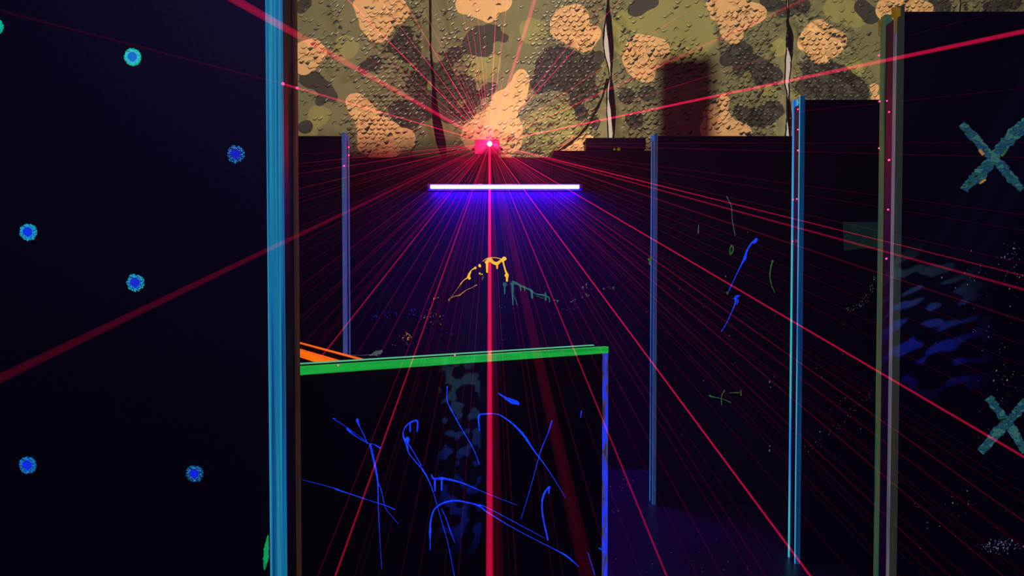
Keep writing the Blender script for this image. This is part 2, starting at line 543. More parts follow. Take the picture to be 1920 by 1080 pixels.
# ------------------------------------------------------------------ paint on the walls
# round dabbed spots on the left partition
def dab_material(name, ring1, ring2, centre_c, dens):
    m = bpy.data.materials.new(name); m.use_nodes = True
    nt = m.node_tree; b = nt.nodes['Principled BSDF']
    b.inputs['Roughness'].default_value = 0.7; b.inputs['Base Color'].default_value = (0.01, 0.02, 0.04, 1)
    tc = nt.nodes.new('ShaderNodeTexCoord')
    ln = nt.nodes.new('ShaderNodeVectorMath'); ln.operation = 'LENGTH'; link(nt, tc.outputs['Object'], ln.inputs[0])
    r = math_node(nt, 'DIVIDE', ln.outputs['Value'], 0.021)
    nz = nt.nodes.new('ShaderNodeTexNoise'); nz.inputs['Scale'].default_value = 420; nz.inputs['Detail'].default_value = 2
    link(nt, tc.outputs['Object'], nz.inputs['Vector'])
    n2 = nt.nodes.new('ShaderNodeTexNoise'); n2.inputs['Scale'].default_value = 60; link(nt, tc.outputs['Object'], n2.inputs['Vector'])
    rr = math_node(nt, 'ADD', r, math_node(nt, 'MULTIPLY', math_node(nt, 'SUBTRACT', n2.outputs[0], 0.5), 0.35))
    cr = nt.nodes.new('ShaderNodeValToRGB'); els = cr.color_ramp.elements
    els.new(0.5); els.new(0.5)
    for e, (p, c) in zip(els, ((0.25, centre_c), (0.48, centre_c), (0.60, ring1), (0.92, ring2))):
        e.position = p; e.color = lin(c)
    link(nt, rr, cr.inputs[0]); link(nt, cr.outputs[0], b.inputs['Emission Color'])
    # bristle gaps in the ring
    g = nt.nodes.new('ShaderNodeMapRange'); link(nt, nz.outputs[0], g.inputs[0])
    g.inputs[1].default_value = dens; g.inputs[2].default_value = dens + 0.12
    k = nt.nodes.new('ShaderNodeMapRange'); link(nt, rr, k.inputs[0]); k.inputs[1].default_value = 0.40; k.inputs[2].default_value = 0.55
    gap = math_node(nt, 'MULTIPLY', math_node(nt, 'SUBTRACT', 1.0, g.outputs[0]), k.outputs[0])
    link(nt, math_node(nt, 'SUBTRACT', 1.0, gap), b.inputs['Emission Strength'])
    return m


# dabs: photo x, y, ring colours, centre colour, gaps
DABS = [
    (249, 107, (60, 190, 225), (0, 190, 150), (12, 110, 200), 0.33),
    (442, 289, (60, 110, 235), (20, 150, 220), (12, 30, 190), 0.47),
    (53, 435, (30, 150, 225), (20, 165, 200), (12, 50, 230), 0.38),
    (254, 530, (40, 140, 235), (20, 175, 205), (18, 40, 205), 0.42),
    (52, 872, (25, 110, 220), (10, 130, 200), (12, 40, 225), 0.40),
    (365, 888, (50, 130, 220), (10, 120, 190), (12, 30, 220), 0.46),
    (-10, 50, (20, 180, 170), (0, 180, 140), (12, 110, 200), 0.33),
]
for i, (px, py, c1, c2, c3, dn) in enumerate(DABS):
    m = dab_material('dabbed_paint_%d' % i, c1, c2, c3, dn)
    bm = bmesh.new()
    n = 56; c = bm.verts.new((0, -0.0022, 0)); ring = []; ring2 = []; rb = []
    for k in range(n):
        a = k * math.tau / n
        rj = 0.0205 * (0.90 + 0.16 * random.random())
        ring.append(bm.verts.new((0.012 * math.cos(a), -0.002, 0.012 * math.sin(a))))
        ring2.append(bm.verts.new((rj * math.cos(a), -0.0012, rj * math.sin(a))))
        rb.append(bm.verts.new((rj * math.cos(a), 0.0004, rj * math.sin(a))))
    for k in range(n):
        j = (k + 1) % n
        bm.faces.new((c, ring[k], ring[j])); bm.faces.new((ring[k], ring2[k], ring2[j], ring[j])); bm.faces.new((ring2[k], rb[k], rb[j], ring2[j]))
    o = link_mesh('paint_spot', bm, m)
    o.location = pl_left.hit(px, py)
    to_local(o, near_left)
LEAF = glow_paint('green_smear_paint', [(10, 60, 80), (10, 170, 90), (20, 150, 110)], (60, 60, 14), 0.8)
strokes('paint_smear', pl_left, near_left, LEAF, [[(503, 1003, 1), (500, 1022, 8), (499, 1040, 10), (497, 1058, 7), (496, 1068, 2)]], label='green paint smear beside the cyan edge', jag=0.3)

# blue splatter on the low wall
LW = Z(540, 720, 3.0, [
    [(258, 192, 16), (266, 202, 5), (340, 250, 3), (455, 335, 3)],
    [(388, 196, 14), (393, 215, 12), (405, 245, 5), (430, 295, 7), (445, 335, 4)],
    [(332, 245, 10), (342, 262, 13), (390, 300, 5), (455, 335, 5), (480, 338, 6), (520, 360, 12)],
    [(462, 340, 15), (480, 420, 13), (497, 500, 12), (505, 560, 8), (508, 700, 6), (518, 900, 2), (527, 1040, 1.5)],
    [(500, 540, 5), (525, 600, 5), (545, 690, 3), (580, 740, 2.5), (620, 785, 3)],
    [(80, 538, 2), (240, 580, 4), (280, 595, 9), (340, 615, 5), (400, 635, 6), (460, 655, 3), (545, 682, 6), (600, 706, 7)],
    [(726, 268, 8), (727, 210, 12), (700, 210, 10), (670, 230, 8), (648, 265, 7), (650, 300, 9), (668, 345, 13), (680, 390, 6), (720, 440, 6), (755, 480, 9), (790, 540, 8), (820, 620, 4), (860, 760, 3), (900, 900, 3), (935, 1080, 4)],
    [(686, 215, 10), (686, 270, 8)],
    [(672, 330, 8), (710, 390, 5), (750, 460, 7)],
    [(895, 12, 9), (893, 60, 6), (895, 95, 6), (920, 150, 7), (975, 250, 7), (1040, 360, 5), (1075, 450, 5)],
    [(805, 508, 4), (820, 532, 14), (865, 530, 17), (920, 540, 11), (990, 560, 8), (1060, 590, 6), (1130, 620, 4), (1290, 682, 2)],
    [(826, 530, 12), (826, 604, 8)],
    [(864, 535, 11), (863, 598, 8)],
    [(799, 935, 6), (799, 880, 7), (799, 840, 16), (802, 770, 9), (820, 710, 9), (860, 675, 9), (920, 657, 11), (980, 660, 9), (1070, 683, 10), (1120, 720, 8), (1250, 800, 5), (1400, 880, 5), (1500, 930, 7), (1570, 970, 11), (1635, 1028, 3)],
    [(1072, 678, 8), (1130, 700, 5), (1290, 785, 6), (1430, 860, 3), (1440, 865, 2)],
    [(1077, 264, 6), (1073, 180, 13), (1110, 168, 8), (1170, 168, 6), (1210, 185, 8), (1270, 230, 11), (1330, 295, 15), (1380, 370, 9), (1440, 450, 6), (1500, 540, 3), (1560, 640, 2)],
    [(1485, 205, 9), (1460, 280, 6), (1420, 380, 4), (1370, 560, 1.8), (1310, 760, 1.5)],
    [(1180, 50, 6), (1210, 70, 10), (1240, 88, 24), (1265, 98, 34), (1290, 108, 24), (1299, 116, 8)],
    [(1470, 575, 14), (1466, 618, 7)],
    [(1466, 580, 12), (1438, 620, 13), (1428, 680, 11), (1435, 760, 9), (1462, 878, 9)],
    [(1650, 150, 8), (1645, 190, 3)],
    [(1685, 945, 3), (1725, 1075, 5)],
    [(1745, 922, 6), (1785, 940, 14)],
    [(862, 700, 3), (890, 760, 6), (910, 820, 7), (938, 892, 2)],
])
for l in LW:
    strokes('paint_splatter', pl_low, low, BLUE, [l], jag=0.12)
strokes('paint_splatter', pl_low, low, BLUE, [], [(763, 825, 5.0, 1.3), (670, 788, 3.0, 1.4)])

# yellow, teal, blue and grey splatter on the centre back wall
bw = lambda ls: Z(640, 440, 3.43, ls, 2.5)
strokes('paint_splatter', pl_back, centre, YEL, bw([
    [(925, 182, 12), (955, 160, 20), (975, 178, 16), (1000, 186, 18), (1020, 172, 14), (1045, 157, 22)],
    [(908, 172, 4), (940, 152, 5), (990, 148, 5), (1035, 158, 5)],
    [(937, 175, 14), (937, 245, 9)], [(1002, 190, 12), (1002, 220, 8)],
    [(1038, 165, 10), (1052, 220, 8), (1065, 255, 13)], [(1065, 258, 18), (1065, 272, 14), (1065, 302, 9)]]),
    [(640 + 1047 / 3.43, 440 + 157 / 3.43, 4.3), (640 + 1065 / 3.43, 440 + 263 / 3.43, 4.0), (640 + 950 / 3.43, 440 + 165 / 3.43, 4)], label='yellow dripping paint splash', one=True)
strokes('paint_splatter', pl_back, centre, YEL, bw([
    [(862, 214, 10), (840, 226, 5), (828, 245, 9), (818, 270, 20), (830, 285, 10)], [(818, 275, 8), (790, 290, 5), (765, 320, 7)]]),
    [(640 + 890 / 3.43, 440 + 200 / 3.43, 3), (640 + 862 / 3.43, 440 + 213 / 3.43, 2.6), (640 + 890 / 3.43, 440 + 250 / 3.43, 2), (640 + 905 / 3.43, 440 + 255 / 3.43, 1.5)], label='yellow paint drops left of the splash', jag=0.3)
strokes('paint_splatter', pl_back, centre, OCH, bw([
    [(872, 322, 9), (840, 340, 5), (800, 358, 5), (760, 388, 8), (730, 396, 6), (700, 410, 5), (690, 425, 10)],
    [(765, 322, 8), (745, 350, 3), (705, 405, 3)], [(915, 265, 4), (905, 290, 5)]]), label='thin ochre paint trail', jag=0.4)
strokes('paint_splatter', pl_back, centre, TEAL, bw([
    [(1040, 315, 14), (1052, 320, 22), (1066, 322, 10)], [(1050, 325, 10), (1050, 384, 6)],
    [(1095, 322, 14), (1105, 308, 18), (1135, 318, 12), (1170, 335, 10), (1220, 358, 10), (1245, 378, 6), (1310, 392, 10), (1340, 408, 5)],
    [(1100, 320, 12), (1102, 400, 8), (1103, 452, 7)], [(1105, 380, 3), (1135, 460, 4)],
    [(1152, 330, 10), (1154, 362, 6)], [(1178, 340, 8), (1180, 362, 5)], [(1224, 360, 16), (1228, 412, 8)],
    [(1312, 372, 8), (1314, 425, 8)], [(1338, 408, 7), (1339, 436, 5)], [(1250, 392, 3), (1300, 410, 4)], [(1365, 420, 4), (1400, 425, 6)], [(1388, 425, 6), (1390, 440, 4)]]),
    label='teal dripping paint splash', jag=0.25)
strokes('paint_splatter', pl_back, centre, GREYG, bw([[(55, 774, 2.5), (120, 776, 2.5), (185, 772, 4), (225, 762, 26), (265, 748, 12)], [(180, 776, 6), (230, 775, 5)]]), label='grey paint smear by the left partition', jag=0.4)


def speckles(name, plane, parent, mat, clusters, label):
    bm = bmesh.new()
    for (cx, cy, sx, sy, n, r0, r1) in clusters:
        for _ in range(n):
            blob(bm, plane, cx + random.gauss(0, sx), cy + random.gauss(0, sy), 0.8 * (r0 + (r1 - r0) * random.random() ** 2.6), random.uniform(0.4, 2.0), 0.0012, 6, 0.35)
    o = link_mesh(name, bm, mat); to_local(o, parent); o['kind'] = 'stuff'; o['label'] = label
    return o


speckles('paint_speckles', pl_back, centre, BLUED, [(710, 565, 26, 6, 16, .8, 2.4), (770, 592, 32, 5, 26, .7, 2.4), (700, 593, 5, 4, 9, 1, 2.6), (840, 612, 14, 10, 10, .7, 2.4), (775, 582, 6, 2, 6, 1.2, 2.6), (880, 580, 60, 30, 14, .5, 1)], 'dark blue paint speckles')
speckles('paint_speckles', pl_back, centre, OCH, [(812, 595, 14, 9, 26, .6, 1.6), (764, 630, 5, 5, 18, .6, 2.0), (758, 640, 9, 5, 14, .5, 1.2), (826, 560, 6, 4, 4, 1, 1.6)], 'fine ochre paint speckles')
speckles('paint_speckles', pl_back, step, GREYG, [(1100, 540, 12, 3, 9, .8, 2.2), (1137, 541, 10, 2, 9, .7, 2), (1070, 566, 6, 6, 8, .8, 1.8), (1102, 555, 4, 3, 5, .8, 2), (1075, 580, 8, 2, 6, .7, 1.6)], 'small grey paint speckles')
speckles('paint_speckles', pl_back, centre, GREYG, [(930, 625, 30, 25, 12, .5, 1.1), (960, 572, 20, 16, 8, .5, 1.0)], 'tiny grey paint speckles')

# right-hand far partition
fr = lambda ls: Z(1160, 540, 2.0, ls)
fr2 = lambda ls: [[(1160 + a * .3704, 160 + b * .3704, c * .3704) for (a, b, c) in l] for l in ls]
strokes('paint_splatter', pl_far, far_right, GREENS, fr([
    [(340, 402, 10), (352, 408, 6), (385, 415, 2), (422, 430, 5)], [(386, 440, 4), (386, 405, 5), (398, 382, 5)], [(415, 393, 3), (452, 392, 5)], [(458, 383, 7), (459, 404, 6)]]), label='pale green paint splat', jag=0.3)
strokes('paint_splatter', pl_far, far_right, BLUE, fr2([
    [(700, 775, 12), (690, 790, 18), (672, 800, 8), (650, 835, 7), (638, 875, 15), (622, 905, 6), (590, 970, 3), (555, 1045, 3)]]), label='blue paint fleck, upper')
strokes('paint_splatter', pl_far, far_right, BLUE, fr([[(455, 28, 3), (440, 35, 14), (436, 60, 6), (405, 130, 3), (385, 162, 5)], [(425, 40, 2), (447, 45, 6), (442, 62, 4)]]), label='blue paint fleck, lower')
strokes('paint_splatter', pl_far, far_right, GREENS, fr2([
    [(780, 885, 12), (774, 905, 5), (766, 950, 5), (770, 1000, 4), (790, 1050, 2)],
    [(572, 808, 6), (563, 830, 5), (566, 855, 6), (580, 835, 6), (577, 812, 5)], [(548, 1045, 10), (553, 1058, 6)]]), label='faint green paint drips', jag=0.3)
strokes('paint_splatter', pl_far, far_right, GREYG, fr2([[(546, 562, 6), (555, 580, 3), (570, 615, 3), (576, 690, 3), (590, 760, 3)], [(405, 705, 3), (402, 750, 5)]]), label='faint grey paint drip', jag=0.3)
strokes('paint_splatter', pl_far, far_right, GREENS, [[(1215, 484, 3), (1219, 488, 5), (1222, 480, 2)], [(1218, 486, 3), (1218, 496, 2)]], label='small green paint fleck on the edge')
speckles('paint_speckles', pl_far, far_right, GREYG, [(1370, 640, 70, 120, 26, .5, 1.5), (1443, 840, 1, 5, 3, .8, 2), (1445, 715, 5, 5, 4, 1, 2)], 'scattered tiny grey paint specks')
speckles('paint_speckles', pl_mid, mid_right, GREYG, [(1520 + i * 12, 842 - i * 11, 5, 5, 4, .5, 1.4) for i in range(11)] + [(1590 + 5 * i, 579 - i * i * .55, 2, 2, 4, .5, 1.3) for i in range(11)] + [(1612 + 3 * i, 574 - i * i * .6, 2, 2, 3, .5, 1.2) for i in range(9)] + [(1570, 700, 30, 60, 12, .5, 1.3)], 'arcs of tiny grey paint specks')
PATCH = glow_paint('dim_green_reflection_paint', [(10, 22, 20), (20, 44, 38), (14, 30, 28)], (14, 14, 14), 0.5, 0.3)  # faint greenish reflection, put into a weakly glowing colour patch
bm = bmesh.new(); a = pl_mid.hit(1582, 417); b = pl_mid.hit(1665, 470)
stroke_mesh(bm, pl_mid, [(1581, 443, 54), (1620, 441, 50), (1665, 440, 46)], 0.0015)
o = link_mesh('painted_reflection', bm, PATCH); to_local(o, mid_right); o['label'] = 'dim green reflection painted on as a square'

# crosses and specks on the near right partition
def cross(parts, lab):
    bm = bmesh.new()
    for q, lf in parts:
        stroke_mesh(bm, pl_right, q, lf, 0.22, 7)
    o = link_mesh('painted_cross', bm, CROSS); to_local(o, near_right); o['label'] = lab


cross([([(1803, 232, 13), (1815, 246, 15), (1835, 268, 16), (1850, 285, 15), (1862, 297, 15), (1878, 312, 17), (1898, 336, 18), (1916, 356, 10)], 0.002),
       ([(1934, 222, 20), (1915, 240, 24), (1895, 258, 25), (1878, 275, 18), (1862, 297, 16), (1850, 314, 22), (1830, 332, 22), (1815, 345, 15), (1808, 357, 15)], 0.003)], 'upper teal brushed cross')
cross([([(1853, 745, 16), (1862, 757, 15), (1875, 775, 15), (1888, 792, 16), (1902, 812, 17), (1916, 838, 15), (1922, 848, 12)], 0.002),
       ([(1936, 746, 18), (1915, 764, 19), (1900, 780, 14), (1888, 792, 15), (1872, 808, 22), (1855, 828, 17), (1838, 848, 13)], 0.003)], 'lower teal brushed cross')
strokes('paint_splatter', pl_right, near_right, OCH, [[(1836, 281, 5), (1844, 290, 6)], [(1836, 344, 4), (1848, 337, 3)]], label='small ochre paint flecks by the upper cross')
strokes('paint_splatter', pl_right, near_right, GREENS, [[(1878, 293, 4), (1888, 279, 4)], [(1902, 776, 3), (1912, 770, 3)]], label='small yellow-green paint flecks by the crosses')
speckles('paint_speckles', pl_right, near_right, SPECK, [(1895, 480, 14, 14, 30, .5, 1.8), (1905, 515, 12, 8, 18, .5, 1.9), (1840, 530, 40, 20, 22, .4, 1.2), (1880, 700, 14, 26, 16, .5, 1.9), (1860, 620, 40, 50, 26, .4, 1.2), (1868, 1022, 20, 8, 60, .5, 1.8), (1890, 1018, 14, 5, 30, .5, 1.6), (1810, 948, 20, 8, 10, .4, 1.4), (1790, 960, 60, 50, 20, .4, 1.2), (1870, 770, 30, 40, 16, .5, 1.4)], 'pale blue paint specks')
# ochre drips over the top of the near right edge strips
strokes('paint_drip', Plane((0, 2.605, 0), (0, -1, 0)), near_right, YDRIP, [[(1680, 14, 17), (1680, 30, 16), (1680, 34, 5), (1679, 62, 2.5)]], label='ochre drip over the front edge')
strokes('paint_drip', Plane((1.33, 0, 0), (-1, 0, 0)), near_right, YDRIP, [[(1650, 38, 12), (1650, 46, 10), (1648.5, 50, 4), (1648.5, 66, 2)]], label='ochre drip over the rear edge')

# specks on the floor
pl_floor = Plane((0, 0, 0.0), (0, 0, 1))
fs = speckles('paint_speckles', pl_floor, floor, SPECK, [(1180, 910, 30, 20, 22, .5, 1.4), (1330, 1050, 90, 25, 26, .5, 1.5), (1153, 958, 4, 1, 3, 1, 1.8)], 'pale paint specks on the floor')

# ------------------------------------------------------------------ violet tube light
tube_y = 5.83
tl = P(800, 350, tube_y - 0.06); tr = P(1093, 349, tube_y - 0.06)
fix = empty('tube_light', ((tl.x + tr.x) / 2, tube_y, tl.z))
tag(fix, 'glowing white-violet tube light mounted across the centre back partition', 'tube light')
hl = (tr.x - tl.x) / 2
BATTEN = base_mat('violet_blue_diffuser', (110, 120, 250), 0.4, 0.5)
TUBE = bpy.data.materials.new('black_light_tube'); TUBE.use_nodes = True
b_ = TUBE.node_tree.nodes['Principled BSDF']; b_.inputs['Base Color'].default_value = (0.1, 0.05, 0.3, 1)
b_.inputs['Emission Color'].default_value = (0.2, 0.2, 1.0, 1); b_.inputs['Emission Strength'].default_value = 8
bm = bmesh.new()
box(bm, -hl, hl, -0.036, -0.001, -0.027, 0.027, 0.012)
link_mesh('batten', bm, BATTEN, fix)
bm = bmesh.new()
cyl(bm, (-hl + 0.03, -0.052, 0), (hl - 0.03, -0.052, 0), 0.0145, seg=20)
t_ = link_mesh('tube', bm, TUBE, fix, smooth=True)
for s in (-1, 1):
    bm = bmesh.new()
    box(bm, min(s * hl, s * (hl - 0.028)), max(s * hl, s * (hl - 0.028)), -0.066, -0.0365, -0.017, 0.017, 0.007)
    link_mesh('lamp_holder', bm, BATTEN, fix)
# the same tube's light, thrown down the board in front of it
gl = bpy.data.lights.new('tube_glow', 'AREA'); gl.shape = 'RECTANGLE'; gl.size = 2 * hl - 0.08; gl.size_y = 0.02
gl.energy = 40.0; gl.color = (0.025, 0.0, 1.0)
glo = bpy.data.objects.new('tube_glow', gl); col.objects.link(glo)
glo.location = ((tl.x + tr.x) / 2, tube_y - 0.075, tl.z - 0.012); aim(glo, ((tl.x + tr.x) / 2, tube_y - 0.01, tl.z - 0.8))

# ------------------------------------------------------------------ laser projector
S = P(918, 269, 5.775)
lb0 = P(890, 292, 5.79); lb1 = P(936, 261, 5.79)
lz = 2.44
laser = empty('laser_projector', ((lb0.x + lb1.x) / 2, 5.80, lz))
tag(laser, 'small box laser projector glowing red on top of centre back partition', 'laser projector')
hw = (lb1.x - lb0.x) / 2; hz0 = 0.022; hz1 = lb1.z - lz
bm = bmesh.new(); box(bm, -hw, hw, 0.0, 0.20, hz0, hz1, 0.004)
link_mesh('housing', bm, REDPL, laser)
bm = bmesh.new()
box(bm, -hw - 0.011, -hw - 0.006, 0.06, 0.10, 0.0, 0.095, 0.001); box(bm, hw + 0.006, hw + 0.011, 0.06, 0.10, 0.0, 0.095, 0.001)
box(bm, -hw - 0.011, hw + 0.011, 0.06, 0.10, 0.0, 0.004, 0.001)
link_mesh('bracket', bm, METAL, laser)
for s in (-1, 1):
    bm = bmesh.new(); cyl(bm, (s * (hw + 0.011), 0.08, 0.07), (s * (hw + 0.026), 0.08, 0.07), 0.011, seg=12)
    cyl(bm, (s * (hw - 0.001), 0.08, 0.07), (s * (hw + 0.012), 0.08, 0.07), 0.004, seg=8)
    link_mesh('knob', bm, PLASTIC, laser)
for sx in (-0.7, 0.7):
    for sy in (0.03, 0.17):
        bm = bmesh.new(); cyl(bm, (sx * hw, sy, 0.0), (sx * hw, sy, hz0 + 0.001), 0.008, seg=10)
        link_mesh('foot', bm, PLASTIC, laser)
LENS = bpy.data.materials.new('laser_aperture'); LENS.use_nodes = True
b_ = LENS.node_tree.nodes['Principled BSDF']; b_.inputs['Emission Color'].default_value = (1.0, 0.42, 0.55, 1); b_.inputs['Emission Strength'].default_value = 9.0
bm = bmesh.new()
lx = S.x - laser.location.x; lzc = S.z - lz
cyl(bm, (lx, -0.006, lzc), (lx, 0.001, lzc), 0.021, seg=24)
link_mesh('lens_ring', bm, METAL, laser)
bm = bmesh.new(); bmesh.ops.create_uvsphere(bm, u_segments=20, v_segments=12, radius=0.019, matrix=Matrix.Translation((lx, -0.004, lzc)) @ Matrix.Diagonal((1, 0.5, 1, 1)))
link_mesh('lens', bm, LENS, laser, smooth=True)
pl_ = bpy.data.lights.new('laser_spill', 'POINT'); pl_.energy = 30.0; pl_.color = (1.0, 0.012, 0.075); pl_.shadow_soft_size = 0.006
po = bpy.data.objects.new('laser_spill', pl_); po.location = (S.x, S.y - 0.15, S.z); col.objects.link(po)

# long black fixture to the right
e0 = P(1098, 287, 5.86); e1 = P(1210, 259, 5.86)
eff = empty('effect_light', ((e0.x + e1.x) / 2, 5.86, 2.492))
tag(eff, 'long low black light fixture with two small yellow lenses', 'light fixture')
ew = (e1.x - e0.x) / 2; eh = e1.z - 2.492
bm = bmesh.new(); box(bm, -ew, ew, -0.02, 0.16, 0.012, eh, 0.006); link_mesh('housing', bm, PLASTIC, eff)
bm = bmesh.new(); box(bm, -ew * 0.9, ew * 0.9, 0.0, 0.02, 0.0, 0.013, 0.001); box(bm, -ew * 0.9, ew * 0.9, 0.10, 0.12, 0.0, 0.013, 0.001); link_mesh('base_bar', bm, METAL, eff)
for s in (-1, 1):
    bm = bmesh.new(); cyl(bm, (s * ew, 0.05, eh * 0.7), (s * (ew + 0.016), 0.05, eh * 0.7), 0.010, seg=12); link_mesh('knob', bm, METAL, eff)
YL = glow_paint('yellow_lens', [(120, 115, 8)], strength=0.5)
for px, r in ((1152, 0.010), (1160, 0.014)):
    c = P(px, 280, 5.838)
    bm = bmesh.new(); bmesh.ops.create_uvsphere(bm, u_segments=14, v_segments=8, radius=r, matrix=Matrix.Translation((c.x - eff.location.x, -0.022, c.z - 2.492)) @ Matrix.Diagonal((1, 0.5, 1, 1)))
    link_mesh('lens', bm, YL, eff, smooth=True)

# unseen box, shaped like a loudspeaker, added to throw the square net shadow
t_s = (2.5 - STAGE[1]) / (7.0 - STAGE[1])
def on_ray(px, py):
    n = P(px, py, 7.0)
    return Vector(STAGE) + (n - Vector(STAGE)) * t_s
q0 = on_ray(1238, 290); q1 = on_ray(1333, 108)
caster = empty('added_shadow_caster', ((q0.x + q1.x) / 2, 2.5, q0.z))
tag(caster, 'unseen black box on a thin wire, added to cast the square net shadow', 'loudspeaker')
sw_ = (q1.x - q0.x) / 2; sh = q1.z - q0.z
bm = bmesh.new(); box(bm, -sw_, sw_, -0.06, 0.06, 0, sh, 0.004); link_mesh('caster_box', bm, PLASTIC, caster)
bm = bmesh.new(); cyl(bm, (0, -0.061, sh * 0.35), (0, -0.068, sh * 0.35), sw_ * 0.75, seg=24); cyl(bm, (0, -0.061, sh * 0.8), (0, -0.066, sh * 0.8), sw_ * 0.35, seg=20); link_mesh('caster_disc', bm, BLACK2, caster)
bm = bmesh.new(); cyl(bm, (0, 0, sh), (0, 0, 4.7 - q0.z), 0.0012, seg=6); link_mesh('caster_wire', bm, METAL, caster)

# ------------------------------------------------------------------ camouflage netting
NY = 7.0
NPPM = F / NY


def n2w(px, py):
    p = P(px, py, NY)
    return p.x, p.z


TAN = [(575, 105, 30), (590, 100, 22), (570, 125, 15), (690, 10, 30), (720, 20, 32), (745, 20, 24), (700, 45, 27), (710, 64, 16),
       (665, 190, 18), (680, 210, 26), (700, 235, 25), (690, 268, 24), (715, 250, 30), (740, 262, 24), (765, 255, 14), (720, 288, 26), (768, 268, 12),
       (870, 8, 18), (890, 15, 20), (920, 8, 26), (915, 30, 14), (945, 5, 16), (978, 145, 15), (972, 165, 20), (970, 185, 19), (945, 190, 22), (930, 225, 30),
       (900, 250, 30), (950, 240, 30), (886, 258, 20), (960, 265, 20), (940, 288, 22), (905, 278, 20),
       (1075, 50, 30), (1060, 35, 22), (1090, 70, 24), (1100, 85, 15), (1050, 55, 20), (1085, 25, 16), (1115, 65, 12),
       (1210, 95, 32), (1185, 110, 20), (1235, 97, 25), (1200, 130, 20), (1215, 142, 13), (1195, 82, 17),
       (1350, 20, 24), (1380, 15, 27), (1400, 30, 22), (1420, 25, 18), (1370, 55, 24), (1376, 68, 14), (1340, 5, 16),
       (1530, 60, 24), (1515, 80, 22), (1550, 80, 24), (1570, 75, 15), (1535, 105, 20), (1500, 85, 9), (1562, 92, 14),
       (1340, 215, 22), (1355, 190, 13), (1350, 240, 30), (1378, 250, 22), (1398, 246, 12), (1326, 245, 14), (1638, 165, 11), (1642, 188, 12),
       (1668, 15, 26), (1700, 8, 26), (1735, 18, 15), (1655, 20, 14), (1075, 278, 24), (1050, 288, 12), (1102, 268, 16), (1185, 285, 20),
       (430, 60, 34), (400, 90, 26), (330, 200, 36), (300, 230, 28), (230, 60, 34), (170, 170, 30), (460, 250, 28), (620, -60, 30), (820, -70, 35), (1000, -60, 26), (1180, -75, 35), (1300, -40, 20), (1480, -70, 30), (1620, -80, 30), (1850, -30, 30), (520, 200, 25)]
DRK = [(565, 15, 15), (575, 6, 12), (575, 148, 18), (590, 152, 20), (608, 165, 18), (622, 180, 14), (575, 235, 14), (568, 240, 12), (600, 190, 12),
       (760, 62, 20), (740, 85, 20), (700, 118, 20), (680, 128, 12), (770, 100, 26), (745, 205, 24), (765, 225, 26), (800, 200, 30), (780, 160, 26), (800, 130, 20),
       (900, 70, 27), (925, 62, 20), (945, 72, 10), (885, 88, 22), (850, 105, 20), (830, 140, 26), (845, 175, 28), (875, 160, 22), (890, 190, 18), (912, 172, 15), (925, 163, 10), (840, 218, 22), (872, 215, 18), (910, 95, 16),
       (1040, 108, 28), (1020, 125, 20), (1070, 120, 28), (1100, 128, 24), (1010, 160, 20), (1030, 148, 28), (1060, 155, 26), (1095, 160, 24), (1112, 178, 14), (1082, 190, 18), (1120, 110, 18),
       (1205, 8, 20), (1190, 17, 16), (1225, 2, 14), (1385, 92, 20), (1370, 107, 19), (1402, 98, 14), (1357, 116, 11), (1385, 132, 14), (1410, 118, 20), (1432, 128, 20), (1452, 142, 22), (1425, 148, 16),
       (1560, 150, 36), (1590, 165, 32), (1612, 175, 20), (1600, 187, 22), (1550, 187, 28), (1510, 165, 24), (1512, 128, 18), (1545, 122, 14),
       (1385, 210, 15), (1402, 222, 20), (1430, 220, 25), (1452, 205, 22), (1440, 5, 22), (1500, 12, 22), (1470, 20, 20), (1630, 30, 22), (1610, 15, 18), (1765, 14, 20), (1748, 4, 14),
       (1090, 215, 16), (1115, 230, 14), (1190, 225, 22), (1175, 180, 20), (1215, 175, 20), (1860, 20, 26), (1900, 0, 24), (700, -70, 30), (940, -90, 30), (1120, -40, 18), (1400, -70, 30), (1750, -60, 30), (500, 120, 30), (470, 140, 26), (380, 20, 30), (400, 260, 28), (270, 130, 34), (160, 70, 26), (220, 270, 28)]
LGT = [(905, 132, 24), (925, 120, 18), (892, 125, 16), (1180, 60, 50), (1280, 60, 70), (1250, 30, 40), (1060, 240, 50), (1010, 250, 40), (1600, 30, 30), (1560, 20, 24), (600, 215, 22), (575, 245, 22), (1460, 90, 18), (1600, 130, 22), (1440, 160, 24), (1000, 60, 30), (650, 90, 26)]
HOT = [(735, 60, 55), (700, 240, 60), (770, 150, 60), (820, 120, 50), (850, 180, 60), (935, 264, 20), (925, 294, 30), (880, 190, 30), (1070, 60, 55), (1060, 150, 75), (1100, 220, 60), (1010, 270, 60), (1190, 220, 62), (1200, 110, 45), (1150, 100, 40),
       (1390, 45, 42), (1420, 150, 60), (1430, 225, 55), (1510, 150, 70), (1555, 85, 45), (1590, 175, 50), (1860, 12, 60), (1690, 15, 40), (1270, 112, 34), (1300, 118, 30), (1345, 185, 26), (1340, 230, 20), (600, 100, 30), (780, 30, 40), (1130, 30, 40), (1480, 40, 40), (1790, 15, 40)]
